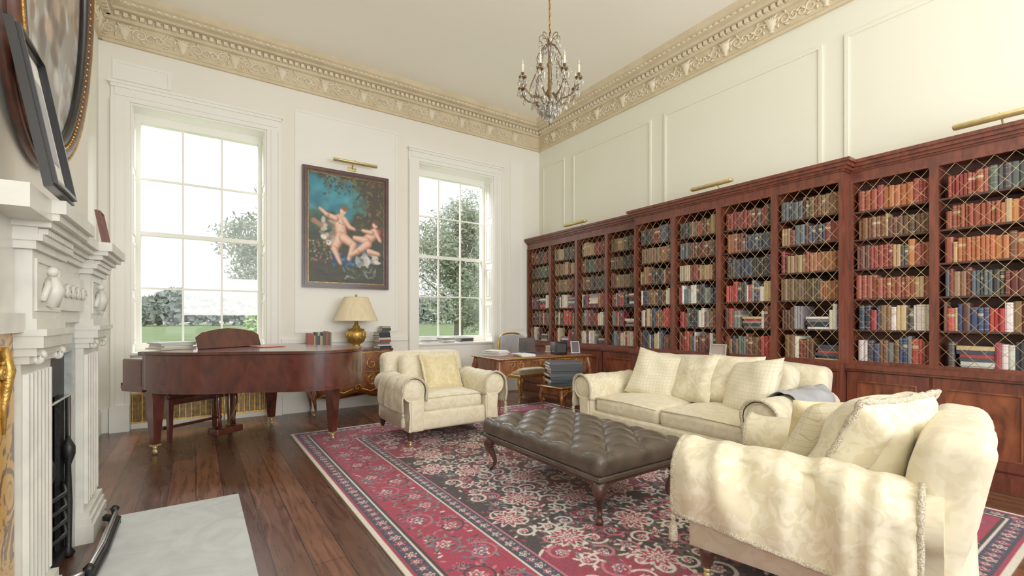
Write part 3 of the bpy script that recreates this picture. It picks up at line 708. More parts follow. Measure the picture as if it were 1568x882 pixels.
m.box(xw-.001,xf-.05,OY0+.002,OY0+.1,0,1.28,SLIP); m.box(xw-.001,xf-.05,OY1-.1,OY1-.002,0,1.28,SLIP); m.box(xw-.001,xf-.05,OY0+.1,OY1-.1,1.12,1.28,SLIP)
m.box(xw+.001,xf-.03,2.12,2.43,.12,1.25,SIENA); m.box(xw+.001,xf-.01,2.12,2.43,0,.12,MARB); m.box(xw+.001,xf+.0,2.10,2.42,1.25,1.32,MARB)
m.box(xw+.001,xf-.03,2.12,2.42,1.32,1.66,MARB); m.box(xw+.001,xf+.08,2.10,2.39,1.66,ZM-.002,MARB)
for d in(-1,1):
    pt=spiral(.03,.008,1.4,PI/2,22,0,0,d); m.tube([(xf-.022,2.30+d*.03+a,1.12+b) for a,b in pt],.008,GILT)
m.tube([(xf-.026,2.30,1.2),(xf-.015,2.31,1.12),(xf-.026,2.30,1.0),(xf-.026,2.3,.9)],[.012,.018,.012,.005],GILT)
fpl=m.obj('fireplace',recalc=False)
m=MB()
m.box(-.905,-.885,OY0+.01,OY1-.01,.0,1.3,BLACK)
for a,b in((OY0+.005,OY0+.02),(OY1-.02,OY1-.005)): m.box(-.885,-.625,a,b,0,1.3,BLACK)
m.box(-.885,-.625,OY0+.02,OY1-.02,1.26,1.3,BLACK)
for a,b in((OY0+.1,OY0+.2),(OY1-.2,OY1-.1)): m.box(-.62,-.60,a,b,0,.9,BLACK)
m.box(-.62,-.60,OY0+.1,OY1-.1,.9,1.12,BLACK)
m.tube([(-.58,OY0+.12,.0),(-.58,OY0+.12,.88),(-.58,OY1-.12,.88),(-.58,OY1-.12,0)],.012,SILVER)
m.box(-.84,-.58,OY0+.15,OY1-.15,.02,.06,BLACK)
for i in range(4): m.tube([(-.60,OY0+.15,.2+.07*i),(-.55,3.235,.2+.07*i),(-.60,OY1-.15,.2+.07*i)],.011,BLACK)
for y in(OY0+.15,OY1-.15):
    m.lathe([(.02,0),(.03,.02),(.014,.05),(.018,.3),(.012,.5),(.03,.56),(.03,.6),(.005,.66)],BLACK,Tr(-.575,y,0.001),10)
for i in range(12): m.ball((U(-.8,-.64),U(3.05,3.4),U(.2,.3)),U(.03,.06),BLACK)
m.obj('fire_grate',parent=fpl)
m=MB(); m.rbox((-.10,3.0,.006),(.72,1.9,.012),.003,HEARTH,n=1,smooth=False); m.obj('hearth')
m=MB()
fz=.0125
for z,rr_,mt in((.03,.024,BLACK),(.085,.010,SILVER)):
    m.tube([(-.485,2.92,z+fz),(-.43,2.96,z+fz),(-.41,3.3,z+fz),(-.41,3.80,z+fz),(-.47,3.86,z+fz)],rr_,mt)
for y in(2.96,3.80): m.lathe([(.03,0),(.03,.02),(.013,.04),(.018,.08),(.025,.10),(.005,.12)],BLACK,Tr(-.42,y,fz),10)
m.obj('fire_fender')
m=MB(); pframe(m,.34,.56,.04,.025,BLKG); m.box(-.15,.15,-.014,-.008,-.25,.25,PAPER); m.box(-.16,.16,-.008,-.001,-.26,.26,BLKG)
m.box(-.1,.1,-.016,-.014,-.15,.15,GREYF)
o=m.obj('picture_frame',(-.475,2.36,ZM+.285),PI/2); o.rotation_euler=(math.radians(-10),0,PI/2)
m=MB(); pframe(m,.16,.22,.015,.015,MAHOG); m.box(-.07,.07,-.008,0,-.1,.1,PAPER)
o=m.obj('picture_frame',(-.49,3.82,ZM+.114),PI/2); o.rotation_euler=(math.radians(-10),0,PI/2)

# ------------------------------------------------------------ upholstery
def foot(m,x,y,h=.15):
    m.lathe([(.012,.0),(.016,.012),(.016,.03),(.012,.035)],BRASS,Tr(x,y,0,),10)
    m.lathe([(.016,.035),(.018,.05),(.014,.055)],BRASS,Tr(x,y,0),10)
    m.lathe([(.016,.055),(.022,.07),(.034,.1),(.03,.115),(.038,.125),(.036,h+.02)],WALN,Tr(x,y,0),12)
def armprof(xi,r=.115,zc=.565,base=.15):
    cx=xi+r; P=[(xi+.01,.16),(xi+.0,.4),(xi,zc-.065)]
    for i in range(15):
        a=math.radians(185-i*(250/14)); P.append((cx+r*math.cos(a),zc+r*math.sin(a)))
    P+=[(xi+base+.01,zc-.16),(xi+base,.3),(xi+base+.015,.16)]
    return P
def cover(m,xi,sgn,y0,y1,drop_in,drop_out,mat,r=.115,zc=.565,wr=.012,puff=.02,slant=0):
    cx=xi+r; rr=r+puff; NS=44
    def prf(dropo):
        P=[(xi-.012,zc-drop_in),(xi-.014,zc-drop_in*.5)]
        for i in range(13):
            a=math.radians(182-i*(190/12)); P.append((cx+rr*math.cos(a),zc+rr*math.sin(a)))
        P+=[(cx+rr+.006,zc-dropo*.4),(cx+rr+.004,zc-dropo*.7),(cx+rr-.005,zc-dropo)]
        return P
    def fn(u,v):
        P=prf(drop_out+slant*v); n=len(P)-1
        t=u*n; i=min(int(t),n-1); f=t-i; x=P[i][0]*(1-f)+P[i+1][0]*f; z=P[i][1]*(1-f)+P[i+1][1]*f
        y=y0+(y1-y0)*v; k=noise.noise(Vector((x*2+5*sgn,y*5,z*3)))*wr+noise.noise(Vector((x*4,y*15,z*2.5)))*wr*.55
        edge=math.sin(PI*min(1,max(0,v)))**.35 if puff>.03 else 1
        x=cx+(x-cx)*(.93+.07*edge); z=z-(1-edge)*.012
        x+=k+(k if u>.6 else 0); z+=k*.9
        return (sgn*x,y,z)
    m.sheet(fn,NS,48,mat)
    for v in(0,1):
        m.tube([fn(i/40,v) for i in range(41)],[U(.009,.015) for _ in range(41)],TASS,None,6)
    for u in(0,1):
        m.tube([fn(u,i/40) for i in range(41)],[U(.009,.015) for _ in range(41)],TASS,None,6)
    e_=fn(1,0); m.lathe([(.004,0),(.014,-.01),(.016,-.03),(.01,-.035),(.02,-.06),(.024,-.13),(.02,-.135)],TASS,Tr(*e_),8)
def seating(name,Wd,D,ns,loc,rz,cv=None,extra=None,backh=.88,loose=False,zc=.565):
    m=MB(); xi=Wd/2-.24
    for x in(-Wd/2+.12,Wd/2-.12):
        for y in(-D/2+.07,D/2-.1): foot(m,x,y)
    m.rbox((0,-.005,.245),(Wd-.17,D-.07,.19),.03,CREAM,n=3)
    sw=2*xi/ns
    for i in range(ns):
        m.rbox((-xi+sw*(i+.5),-.07,.405),(sw-.012,D-.22,.17),.06,CREAM,n=8,puff=.035,wr=.012,wf=4)
        for zz in(.335,.47):
            x0,x1=-xi+sw*i+.03,-xi+sw*(i+1)-.03; m.tube([(x0,-.07-(D-.22)/2+.012,zz),((x0+x1)/2,-.07-(D-.22)/2+.006,zz+ (.012 if zz>.4 else 0)),(x1,-.07-(D-.22)/2+.012,zz)],.007,CREAM2)
    def lean(v):
        z=v.z+.34; return (v.x,v.y+.20*max(0,z-.1)+.0*v.x, v.z+ .03*math.cos(v.x/Wd*PI)*(1 if v.z>0 else 0))
    m.rbox((0,D/2-.20,.54),(Wd-.19,.22,backh-.2),.075,CREAM,n=(14,3,10),fn=lean,wr=.012)
    if not loose: m.rbox((0,0,0),(2*xi-.01,.16,.44),.07,CREAM,T=Tr(0,D/2-.33,.66,rx=-.18),n=8,wr=.02,wf=4)
    if loose:
        for i in range(ns):
            m.rbox((0,0,0),(sw-.02,.2,.44),.09,CREAM,T=Tr(-xi+sw*(i+.5),D/2-.38,.69,rx=-.2),n=8,wr=.03,wf=5)
    for sg in(-1,1):
        P=[(sg*a,b) for a,b in armprof(xi,zc=zc)]
        m.prism(P,-D/2,D/2-.13,CREAM,TXZ,True)
        cx=sg*(xi+.115)
        m.lathe([(.0001,.012),(.06,.01),(.095,.004),(.108,-.004)],CREAM,Tr(cx,-D/2,zc,rx=PI/2),20)
        m.rbox((sg*(xi+.08),-D/2-.002,.32),(.125,.02,.30),.009,CREAM,n=2)
        m.tube([(cx+.113*math.cos(a),-D/2-.003,zc+.113*math.sin(a)) for a in [2*PI*i/24 for i in range(24)]],.006,CREAM2,None,5,True)
    if cv: cv(m,xi,D)
    if extra: extra(m,xi,D)
    return m.obj(name,loc,rz)
def cv1(m,xi,D):
    for s_ in(-1,1): cover(m,xi,s_,-D/2-.02,.12,.1,.20,CREAM2)
def ex1(m,xi,D):
    m.pillow(.48,.44,.17,PILL,Tr(.08,.02,.67,rx=math.radians(70),rz=.12),fringe=CREAM,seed=2)
Z0=.0125
seating('armchair',1.20,1.0,1,(2.26,4.84,Z0),0,cv=cv1,extra=ex1)
def cv2(m,xi,D):
    cover(m,xi,1,-D/2-.04,.34,.14,.18,CREAM2,wr=.045,puff=.045,zc=.53,slant=.09)
    cover(m,xi,-1,-D/2-.02,.2,.1,.2,CREAM2,wr=.015,zc=.53)
def ex2(m,xi,D):
    m.pillow(.60,.56,.26,CREAM2,Tr(.12,.13,.70,rx=math.radians(62),rz=-.35),fringe=TASS,seed=4,wr=.045)
    m.pillow(.5,.5,.18,STRP,Tr(-.10,-.06,.65,rx=math.radians(60),rz=-.5),fringe=None,seed=7,wr=.03)
    m.pillow(.46,.46,.16,PILL,Tr(-.25,-.08,.64,rx=math.radians(68),rz=-.9),fringe=None,seed=9,wr=.03)
seating('armchair',1.18,1.06,1,(2.64,.98,Z0),math.radians(191),cv=cv2,extra=ex2,backh=.82,zc=.53)
def cv3(m,xi,D):
    for s_ in(-1,1): cover(m,xi,s_,-D/2-.02,.12,.1,.20,CREAM2)
def ex3(m,xi,D):
    m.pillow(.54,.52,.19,STRP,Tr(-.46,.0,.70,rx=math.radians(66),rz=.25,ry=.18),seed=1,wr=.03)
    m.pillow(.54,.50,.19,CREAM2,Tr(-.06,.06,.70,rx=math.radians(66),rz=-.2,ry=-.1),seed=3,wr=.045)
    m.pillow(.54,.52,.19,STRP,Tr(.56,-.04,.70,rx=math.radians(64),rz=-.3,ry=-.15),seed=5,wr=.03)
    m.pillow(.5,.48,.19,CREAM2,Tr(.32,.10,.73,rx=math.radians(68),rz=.1),seed=6,wr=.045)
    cx=xi+.115
    def fn(u,v):
        a=math.radians(215-u*265); r=.155; x=cx+r*math.cos(a); z=.565+r*math.sin(a)
        if u>.75: z-= (u-.75)*.6
        y=-.32+.66*v+.06*math.sin(u*5); k=noise.noise(Vector((x*8,y*9,z*6)))*.035
        return (x+k,y,z+abs(k)*1.2)
    m.sheet(fn,30,26,GREYF)
seating('sofa',2.10,1.2,2,(3.95,2.66,Z0),-PI/2,cv=cv3,extra=ex3,loose=True,backh=.86)
# ------------------------------------------------------------ ottoman
m=MB()
OW,OL_=.86,1.42
px_,py_=OW/4.5,OL_/7
def tuft(v):
    if v.z<=0: return v
    ex=max(0,1-(abs(v.x)/(OW/2))**8)*max(0,1-(abs(v.y)/(OL_/2))**12)
    a=(v.x/px_+v.y/py_); b=(v.x/px_-v.y/py_)
    sa,sb=abs(math.sin(PI*a/2)),abs(math.sin(PI*b/2))
    h=(sa*sb)**.5; pit=math.exp(-(sa*sa+sb*sb)*7)
    return (v.x,v.y,v.z+(.046*h-.036*pit-.014)*ex)
px_*=.5*1.6; py_*=.5*1.6
m.rbox((0,0,.355),(OW,OL_,.14),.055,LEATH,n=(76,120,3),fn=tuft)
for i in range(-12,13):
    for j in range(-12,13):
        if (i+j)%2==0:
            x=i*px_; y=j*py_
            if abs(x)<OW/2-.05 and abs(y)<OL_/2-.05: m.ball((x,y,.381),.013,LEATH,seg=8,sc=(1,1,.5))
m.rbox((0,0,.275),(OW-.03,OL_-.03,.035),.012,LEATH,n=1)
m.rbox((0,0,.25),(OW-.07,OL_-.07,.04),.01,WALN,n=1)
def cabriole(m,x,y,dx,dy,h,s,mat,gilt=None):
    offs=[(0,1.0,1.0),(.012,.9,1.25),(.03,.78,1.25),(.022,.6,.9),(.0,.4,.62),(-.012,.22,.45),(-.004,.1,.42),(.014,.04,.62),(.022,.012,.75),(.022,0,.6)]
    P=[(x+dx*o*s/.03,y+dy*o*s/.03,h*t) for o,t,r in offs]; Rr=[s*r for o,t,r in offs]
    P2=catmull([p+(r,) for p,r in zip(P,Rr)],3,False)
    m.tube([q[:3] for q in P2],[q[3] for q in P2],mat,None,8)
    if gilt:
        m.tube([(x+dx*.03*s/.03+dx*.006,y+dy*.03*s/.03+dy*.006,h*.84),(x+dx*(s+.012),y+dy*(s+.012),h*.72),(x+dx*s*.6,y+dy*s*.6,h*.5)],[s*.8,s*.9,s*.25],gilt,None,7)
        m.ball((x+dx*.022*s/.03,y+dy*.022*s/.03,s*.7),s*.82,gilt,seg=8,sc=(1,1,.8))
for sx in(-1,1):
    for sy in(-1,1):
        cabriole(m,sx*(OW/2-.08),sy*(OL_/2-.08),sx*.75,sy*.75,.26,.038,WALN)
        m.ball((sx*(OW/2-.045),sy*(OL_/2-.045),.205),.028,WALN,seg=8,sc=(1,1,1.3))
m.obj('tufted_ottoman',(2.45,2.72,Z0+.016),0)

# ------------------------------------------------------------ piano
m=MB()
out=[(.74,-.36),(.74,-.1),(.735,.2),(.66,.48),(.50,.74),(.34,.98),(.22,1.22),(.06,1.44),(-.2,1.54),(-.5,1.48),(-.70,1.25),(-.74,.9),(-.74,.4),(-.74,-.1),(-.74,-.36)]
cv_=catmull(out,6,False)
cs=[p for p in cv_ if p[1]>=-.08]
sc=lambda P,k:[(a*k,(b-.55)*k+.55) for a,b in P]
m.prism(cs,.63,.955,PIANO,None,True)
m.prism(sc(cs,.985),.60,.63,PIANO,None,True)
m.prism(sc(cs,1.012),.965,.99,PIANO,None,True); m.prism(sc(cs,.99),.955,.965,BLKG)
for x in(-.74,.66): m.rbox((x+.04,-.21,.78),(.08,.3,.27),.02,PIANO,n=2)
m.box(-.74,.74,-.36,-.06,.60,.66,PIANO); m.box(-.66,.66,-.10,-.06,.66,.93,PIANO)
m.box(-.62,.62,-.34,-.16,.66,.69,IVORY)
for i in range(52):
    if i%7 in(0,1,3,4,5): x=-.62+1.24*(i+1)/52; m.box(x-.006,x+.006,-.27,-.15,.69,.703,BLKG)
m.box(-.74,.74,-.375,-.361,.62,.68,PIANO)
m.prism([(-.74,.95),(-.74,.985),(.74,.985),(.74,.95)],-.12,.0,PIANO,TXZ)
pts=[(-.36,.0),(-.36,.13),(-.3,.17),(-.15,.2),(0,.215),(.15,.2),(.3,.17),(.36,.13),(.36,0)]
m.prism(pts,0,.018,PIANO,Tr(0,.16,.99,rx=math.radians(18))@TXZ)
for x,y,dz in((.66,.0,0),(-.66,.0,0),(-.34,1.23,Z0)):
    m.taper((x,y),.030,.055,.10,.56,PIANO); m.taper((x,y),.065,.065,.56,.61,PIANO); m.taper((x,y),.034,.034,.085,.10,BRASS)
    m.lathe([(.012,.05),(.02,.06),(.022,.085)],BRASS,Tr(x,y,0),10); m.lathe([(.024-dz*.5,-.012),(.028-dz*.5,0),(.024-dz*.5,.012)],BRASS,Tr(x,y,.029+dz*.6,ry=PI/2),12)
for x in(-.1,.1):
    m.tube([(x*.9,.1,.6),(x*1.0,.1,.4),(x*.8,.1,.22),(x*.8,.1,.14)],[.02,.024,.018,.02],PIANO)
for x in(-.03,.03): m.tube([(x,.1,.6),(x,.1,.14)],.006,BRASS)
m.rbox((0,.08,.10),(.3,.16,.07),.01,PIANO,n=1)
for x in(-.06,.06): m.rbox((x,-.04,.075),(.035,.12,.015),.006,BRASS,n=1)
m.tube([(0,.1,.14),(0,.4,.6)],.008,BRASS)
pz=m.obj('grand_piano',(.22,5.95,0),math.radians(214.8))
m=MB(); m.rbox((0,0,.49),(.78,.36,.06),.02,mk('bench_leather',(84,44,36),.4,bump=.2,bs=80),n=6,puff=.01)
m.rbox((0,0,.43),(.76,.34,.07),.008,PIANO,n=1)
for x in(-.34,.34):
    for y in(-.13,.13): m.taper((x,y),.016,.026,0,.4,PIANO)
m.box(-.33,.33,-.012,.012,.12,.15,PIANO)
m.obj('piano_bench',(-.02,6.31,0),math.radians(34.8))
_bm={}
def bk_mat(c):
    k=tuple(int(x) for x in c)
    if k not in _bm: _bm[k]=mk('book_cover_%d_%d_%d'%k,k,.5)
    return _bm[k]
def stack(name,loc,rz,n,sz=(.24,.3),th=(.015,.04),cols=None):
    m=MB(); z=0
    for i in range(n):
        t=U(*th); a=U(-.15,.15); w,d=sz[0]*U(.85,1.05),sz[1]*U(.85,1.05); c_=random.choice(cols or modern)
        mt=bk_mat(c_); T=Tr(U(-.01,.01),U(-.01,.01),z,rz=a)
        m.box(-w/2,w/2,-d/2,d/2,0,.003,mt,T); m.box(-w/2+.004,w/2-.004,-d/2+.004,d/2-.004,.003,t-.003,PAPER,T); m.box(-w/2,w/2,-d/2,d/2,t-.003,t,mt,T); m.box(-w/2,w/2,-d/2,-d/2+.004,.003,t-.003,mt,T)
        z+=t+.0005
    return m.obj(name,loc,rz)
stack('book_stack',(-.2,5.82,.993),.6,4,(.34,.26),(.012,.022),[(220,215,205),(200,190,170),(60,80,100),(190,196,190)])
stack('sheet_music_pile',(.18,5.98,.993),.5,2,(.3,.42),(.006,.012),[(235,230,220),(225,220,205)])
stack('sheet_music_pile',(.65,5.75,.993),.4,1,(.24,.32),(.007,.012),[(190,110,90)])

# ------------------------------------------------------------ commode
m=MB(); n=40
def csec(z):
    t=(z-.2)/(.64); b=math.sin(PI*min(1,max(0,t))**.8)
    P=[]
    for i in range(n+1):
        u=-1+2*i/n; hx=.54+.05*b
        y=-.40-.07*b*(1-.35*u*u)-.03*math.cos(u*PI)*1.0
        if abs(u)>.85: y+= (abs(u)-.85)/.15*.05
        P.append((u*hx,y))
    P=[(-.54-.05*b,0)]+P+[(.54+.05*b,0)]
    return P
zs=[.2+.64*i/10 for i in range(11)]; S=[csec(z) for z in zs]; k=len(S[0])
vs=[]
for z,P in zip(zs,S):
    for j,(a,b) in enumerate(P):
        zz=z
        if z<.3 and 0<j<k-1:
            u=a/.58; zz=z+ (.3-z)*.9*(.5+.5*math.cos(u*PI*2))*(1 if abs(u)<.9 else .3)*.8
        vs.append((a,b,zz))
m.add(vs,[(i*k+j,i*k+(j+1)%k,(i+1)*k+(j+1)%k,(i+1)*k+j) for i in range(10) for j in range(k)]+[tuple(range(k))],CHERRY,True)
tp=[(a*1.04,b*1.03-.0) for a,b in csec(.2)]
tp[0]=(tp[0][0],0);tp[-1]=(tp[-1][0],0)
m.prism(tp,.84,.87,mk('commode_marble_top',(110,72,58),.25,c2=(76,48,42),vs=6,dist=2)); m.prism([(a*.99,b*.985) for a,b in tp],.825,.84,GILT)
for sx in(-1,1): cabriole(m,sx*.52,-.36,sx*.6,-.6,.34,.03,CHERRY,GILT); cabriole(m,sx*.52,-.05,sx*.6,0,.34,.025,CHERRY)
def fy(x,z):
    t=(z-.2)/.64; b=math.sin(PI*max(0,min(1,t))**.8); u=x/(.54+.05*b); return -.40-.07*b*(1-.35*u*u)-.03*math.cos(u*PI)-.008
def gs(cx,cz,r,t,a0,d,w=.011): m.tube([(x,fy(x,z),z) for x,z in spiral(r,r*.2,t,a0,20,cx,cz,d)],[w*(1-.4*i/20) for i in range(21)],GILT,None,5)
for sx in(-1,1):
    gs(sx*.2,.67,.08,1.2,PI/2 if sx>0 else PI/2,sx); gs(sx*.36,.67,.06,1.2,0,-sx); gs(sx*.2,.44,.08,1.2,PI/2,sx); gs(sx*.36,.45,.06,1.2,0,-sx); gs(sx*.45,.74,.035,1,0,sx)
    m.tube([(sx*x,fy(sx*x,z),z) for x,z in((.06,.34),(.18,.29),(.3,.33),(.42,.27),(.5,.24))],.01,GILT,None,5)
    m.tube([(sx*x,fy(sx*x,z),z) for x,z in((.50,.80),(.53,.66),(.535,.5),(.50,.36))],[.014,.02,.014,.008],GILT,None,6)
gs(0,.36,.045,1.1,0,1,.012); gs(0,.56,.05,1.3,0,1,.01); gs(0,.72,.04,1.2,0,-1,.01)
m.tube([(-.5+i*.05,fy(-.5+i*.05,.56),.56) for i in range(21)],.005,GILT,None,5)
m.obj('commode',(1.83,YW-.05,0),0)
m=MB()
m.lathe([(.09,0),(.09,.02),(.06,.035),(.045,.06),(.1,.1),(.135,.17),(.135,.23),(.10,.28),(.05,.3),(.055,.32),(.03,.34),(.02,.40),(.012,.46)],GILT,None,20)
for i in range(12):
    a=2*PI*i/12; m.tube([(.1*math.cos(a),.1*math.sin(a),.1),(.14*math.cos(a),.14*math.sin(a),.2),(.1*math.cos(a),.1*math.sin(a),.285)],.008,GILT,None,5)
m.lathe([(.30,.40),(.165,.73)],SHADE,None,28,a0=0,a1=2*PI-1e-5); m.lathe([(.296,.40),(.161,.73)],SHADE,None,28,a0=0,a1=2*PI-1e-5)
m.tube([(.3*math.cos(2*PI*i/28),.3*math.sin(2*PI*i/28),.402) for i in range(28)],.005,CREAM,None,5,True)
m.tube([(.165*math.cos(2*PI*i/28),.165*math.sin(2*PI*i/28),.73) for i in range(28)],.005,CREAM,None,5,True)
m.tube([(0,0,.46),(0,0,.74)],.005,BRASS); m.ball((0,0,.755),.018,GILT)
for a in(0,PI/2): m.tube([(-.165*math.cos(a),-.165*math.sin(a),.725),(.165*math.cos(a),.165*math.sin(a),.725)],.003,BRASS)
m.ball((0,0,.55),.035,IVORY)
m.obj('table_lamp',(1.88,6.66,.871),0)
def uprow(name,loc,L,rz=0,h=(.17,.24),cols=pal):
    m=MB(); x=-L/2
    while x<L/2-.03:
        w=U(.016,.04); hh=U(*h); m.box(x,x+w-.001,-.08,.08,0,hh,bk_mat(random.choice(cols))); m.box(x+.002,x+w-.003,-.079,.078,hh-.004,hh+.0005,PAPER); x+=w
    return m.obj(name,loc,rz)
uprow('book_row',(1.40,6.72,.871),.32,0,(.19,.26),[(120,40,36),(60,70,60),(40,50,70),(150,60,40),(90,50,40),(170,150,110)])
stack('book_stack',(2.23,6.60,.871),0.1,7,(.18,.18),(.026,.044),[(40,44,50),(150,60,50),(210,200,180),(60,80,90),(90,60,40)])
stack('book_stack',(2.34,6.81,.871),-.1,9,(.14,.18),(.026,.044),[(40,44,50),(200,190,160),(60,80,60),(90,60,40),(170,150,110)])

# ------------------------------------------------------------ desk
def rtable(m,Wd,D,H,ap,s,mat,top):
    m.rbox((0,0,H-.012),(Wd,D,.024),.008,mat,n=1); m.rbox((0,0,H-.010),(Wd+.014,D+.014,.014),.006,GILT,n=1); m.box(-Wd/2+.06,Wd/2-.06,-D/2+.06,D/2-.06,H-.002,H+.001,top)
    x0=Wd/2-.05;y0=D/2-.05
    for sy in(-1,1):
        P=[(-x0,H-.025),(x0,H-.025)]
        for i in range(17):
            u=1-2*i/16; P.append((u*x0,H-.025-ap*(.72+.28*math.cos(u*PI*2.0) if abs(u)>.5 else .44+.0)))
        m.prism(P,sy*y0-.012,sy*y0+.012,mat,TXZ)
        edge=[(a,sy*(y0+.016),b) for a,b in P[2:]]; m.tube(edge,.007,GILT,None,5)
        for cx in(-Wd*.3,0,Wd*.3):
            rr=ap*.2
            for d in(-1,1): m.tube([(x,sy*(y0+.018),z) for x,z in spiral(rr,rr*.2,1.2,PI/2,16,cx+d*rr*1.6,H-.03-ap*.25,d)],.006,GILT,None,5)
            m.tube([(cx-ap*.9,sy*(y0+.014),H-.045),(cx+ap*.9,sy*(y0+.014),H-.045)],.004,GILT,None,5)
    for sx in(-1,1):
        m.box(sx*x0-.012,sx*x0+.012,-y0+.012,y0-.012,H-.025-ap*.8,H-.025,mat)
        for sy in(-1,1): cabriole(m,sx*x0,sy*y0,sx*.7,sy*.7,H-.03,s,mat,GILT)
m=MB(); rtable(m,1.55,.78,.77,.24,.032,CHERRY,mk('desk_leather',(130,74,48),.4,c2=(110,60,40)))
DESK=m.obj('writing_desk',(3.98,5.30,Z0+.002),math.radians(-4))
zd=.77+Z0+.005
stack('paper_pile',(3.45,5.45,zd),.3,6,(.23,.30),(.006,.02),[(235,232,225),(225,222,210),(200,205,210)])
stack('paper_pile',(3.72,5.15,zd),-.2,3,(.23,.30),(.005,.012),[(240,238,232),(225,222,210)])
stack('book_stack',(4.55,5.50,zd),.1,4,(.2,.2),(.02,.03),[(60,60,70),(150,60,50),(180,150,90)])
m=MB(); m.rbox((0,0,.09),(.2,.16,.18),.012,BLKG,n=1); m.rbox((0,-.082,.09),(.15,.006,.12),.002,mk('speaker_mesh',(50,50,52),.7),n=1); m.obj('desk_speaker',(4.34,5.14,zd),-.2)
m=MB(); m.rbox((0,0,.01),(.34,.24,.018),.006,SILVER,n=1); m.rbox((0,.13,.12),(.34,.012,.22),.005,SILVER,n=1); m.box(-.155,.155,-.105,.06,.019,.021,BLKG); m.obj('laptop',(4.06,5.40,zd),.1)
m=MB(); pframe(m,.14,.18,.015,.012,SILVER); m.box(-.06,.06,-.006,-.001,-.08,.08,bk_mat((90,80,80))); o=m.obj('photo_frame',(4.60,5.08,zd+.092),0); o.rotation_euler=(-.2,0,-.3)
for x,nn in((3.2,4),(3.5,6),(3.85,5)): stack('paper_pile',(x,7.09,ZS+.001),.03*nn,nn,(.26,.2),(.006,.02),[(235,232,225),(150,150,150),(60,60,64),(225,222,210)])
m=MB()
m.rbox((0,0,.47),(.56,.52,.1),.04,CREAM,n=5,puff=.02); m.rbox((0,0,.41),(.58,.54,.05),.015,GILT,n=1)
m.rbox((0,.27,.82),(.5,.07,.42),.03,GREYF,n=4,wr=.01); m.tube(catmull([(-.27,.27,.5),(-.27,.27,.9),(-.2,.28,1.03),(0,.28,1.06),(.2,.28,1.03),(.27,.27,.9),(.27,.27,.5)],5,False),.016,GILT)
for sx in(-1,1):
    cabriole(m,sx*.25,-.22,sx*.6,-.6,.4,.026,GILT); m.tube([(sx*.24,.24,.42),(sx*.24,.3,0)],[.022,.016],GILT)
    m.tube([(sx*.27,.25,.7),(sx*.29,0,.7),(sx*.28,-.15,.66),(sx*.26,-.13,.45)],.014,GILT)
m.obj('desk_chair',(4.32,6.02,0),0.1)
m=MB(); rtable(m,.54,.42,.44,.1,.02,CHERRY,LEATH); m.obj('side_table',(3.92,4.55,Z0+.002),.15)
stack('book_stack',(3.93,4.55,.457),-.55,8,(.44,.34),(.028,.044),[(40,44,48),(44,70,70),(70,70,76),(150,150,150),(46,46,50),(44,54,64)])
m=MB(); pframe(m,.2,.13,.014,.012,SILVER); m.box(-.09,.09,-.006,0,-.055,.055,bk_mat((190,170,160))); o=m.obj('photo_frame',(4.895,3.0,.946),-PI/2); o.rotation_euler=(-.15,0,-PI/2)

# ------------------------------------------------------------ chandelier
m=MB()
m.tube([(0,0,.62),(0,0,1.6)],.004,BRONZE)
for i in range(24):
    z=.64+i*.04; rz_=PI/2*(i%2)
    m.tube([(.011*math.cos(a)*math.cos(rz_),.011*math.cos(a)*math.sin(rz_),z+.022*math.sin(a)) for a in [2*PI*j/10 for j in range(10)]],.0035,GILT,None,5,True)
m.lathe([(.05,1.57),(.06,1.59),(.03,1.6)],BRONZE,None,16); m.lathe([(.0001,-.06),(.02,-.045),(.03,-.02),(.012,.0),(.015,.1),(.03,.13),(.015,.16),(.012,.35),(.03,.38),(.012,.42),(.01,.6),(.02,.63),(.005,.65)],BRONZE,None,12)
random.seed(21)
def drop(x,y,z,s=1):
    s*=1.25
    m.lathe([(.0001,0),(.009*s,-.014*s),(.0125*s,-.032*s),(.006*s,-.05*s),(.0001,-.058*s)],CRYS,Tr(x,y,z),6,False)
    m.ball((x,y,z+.007),.006,CRYS,seg=6)
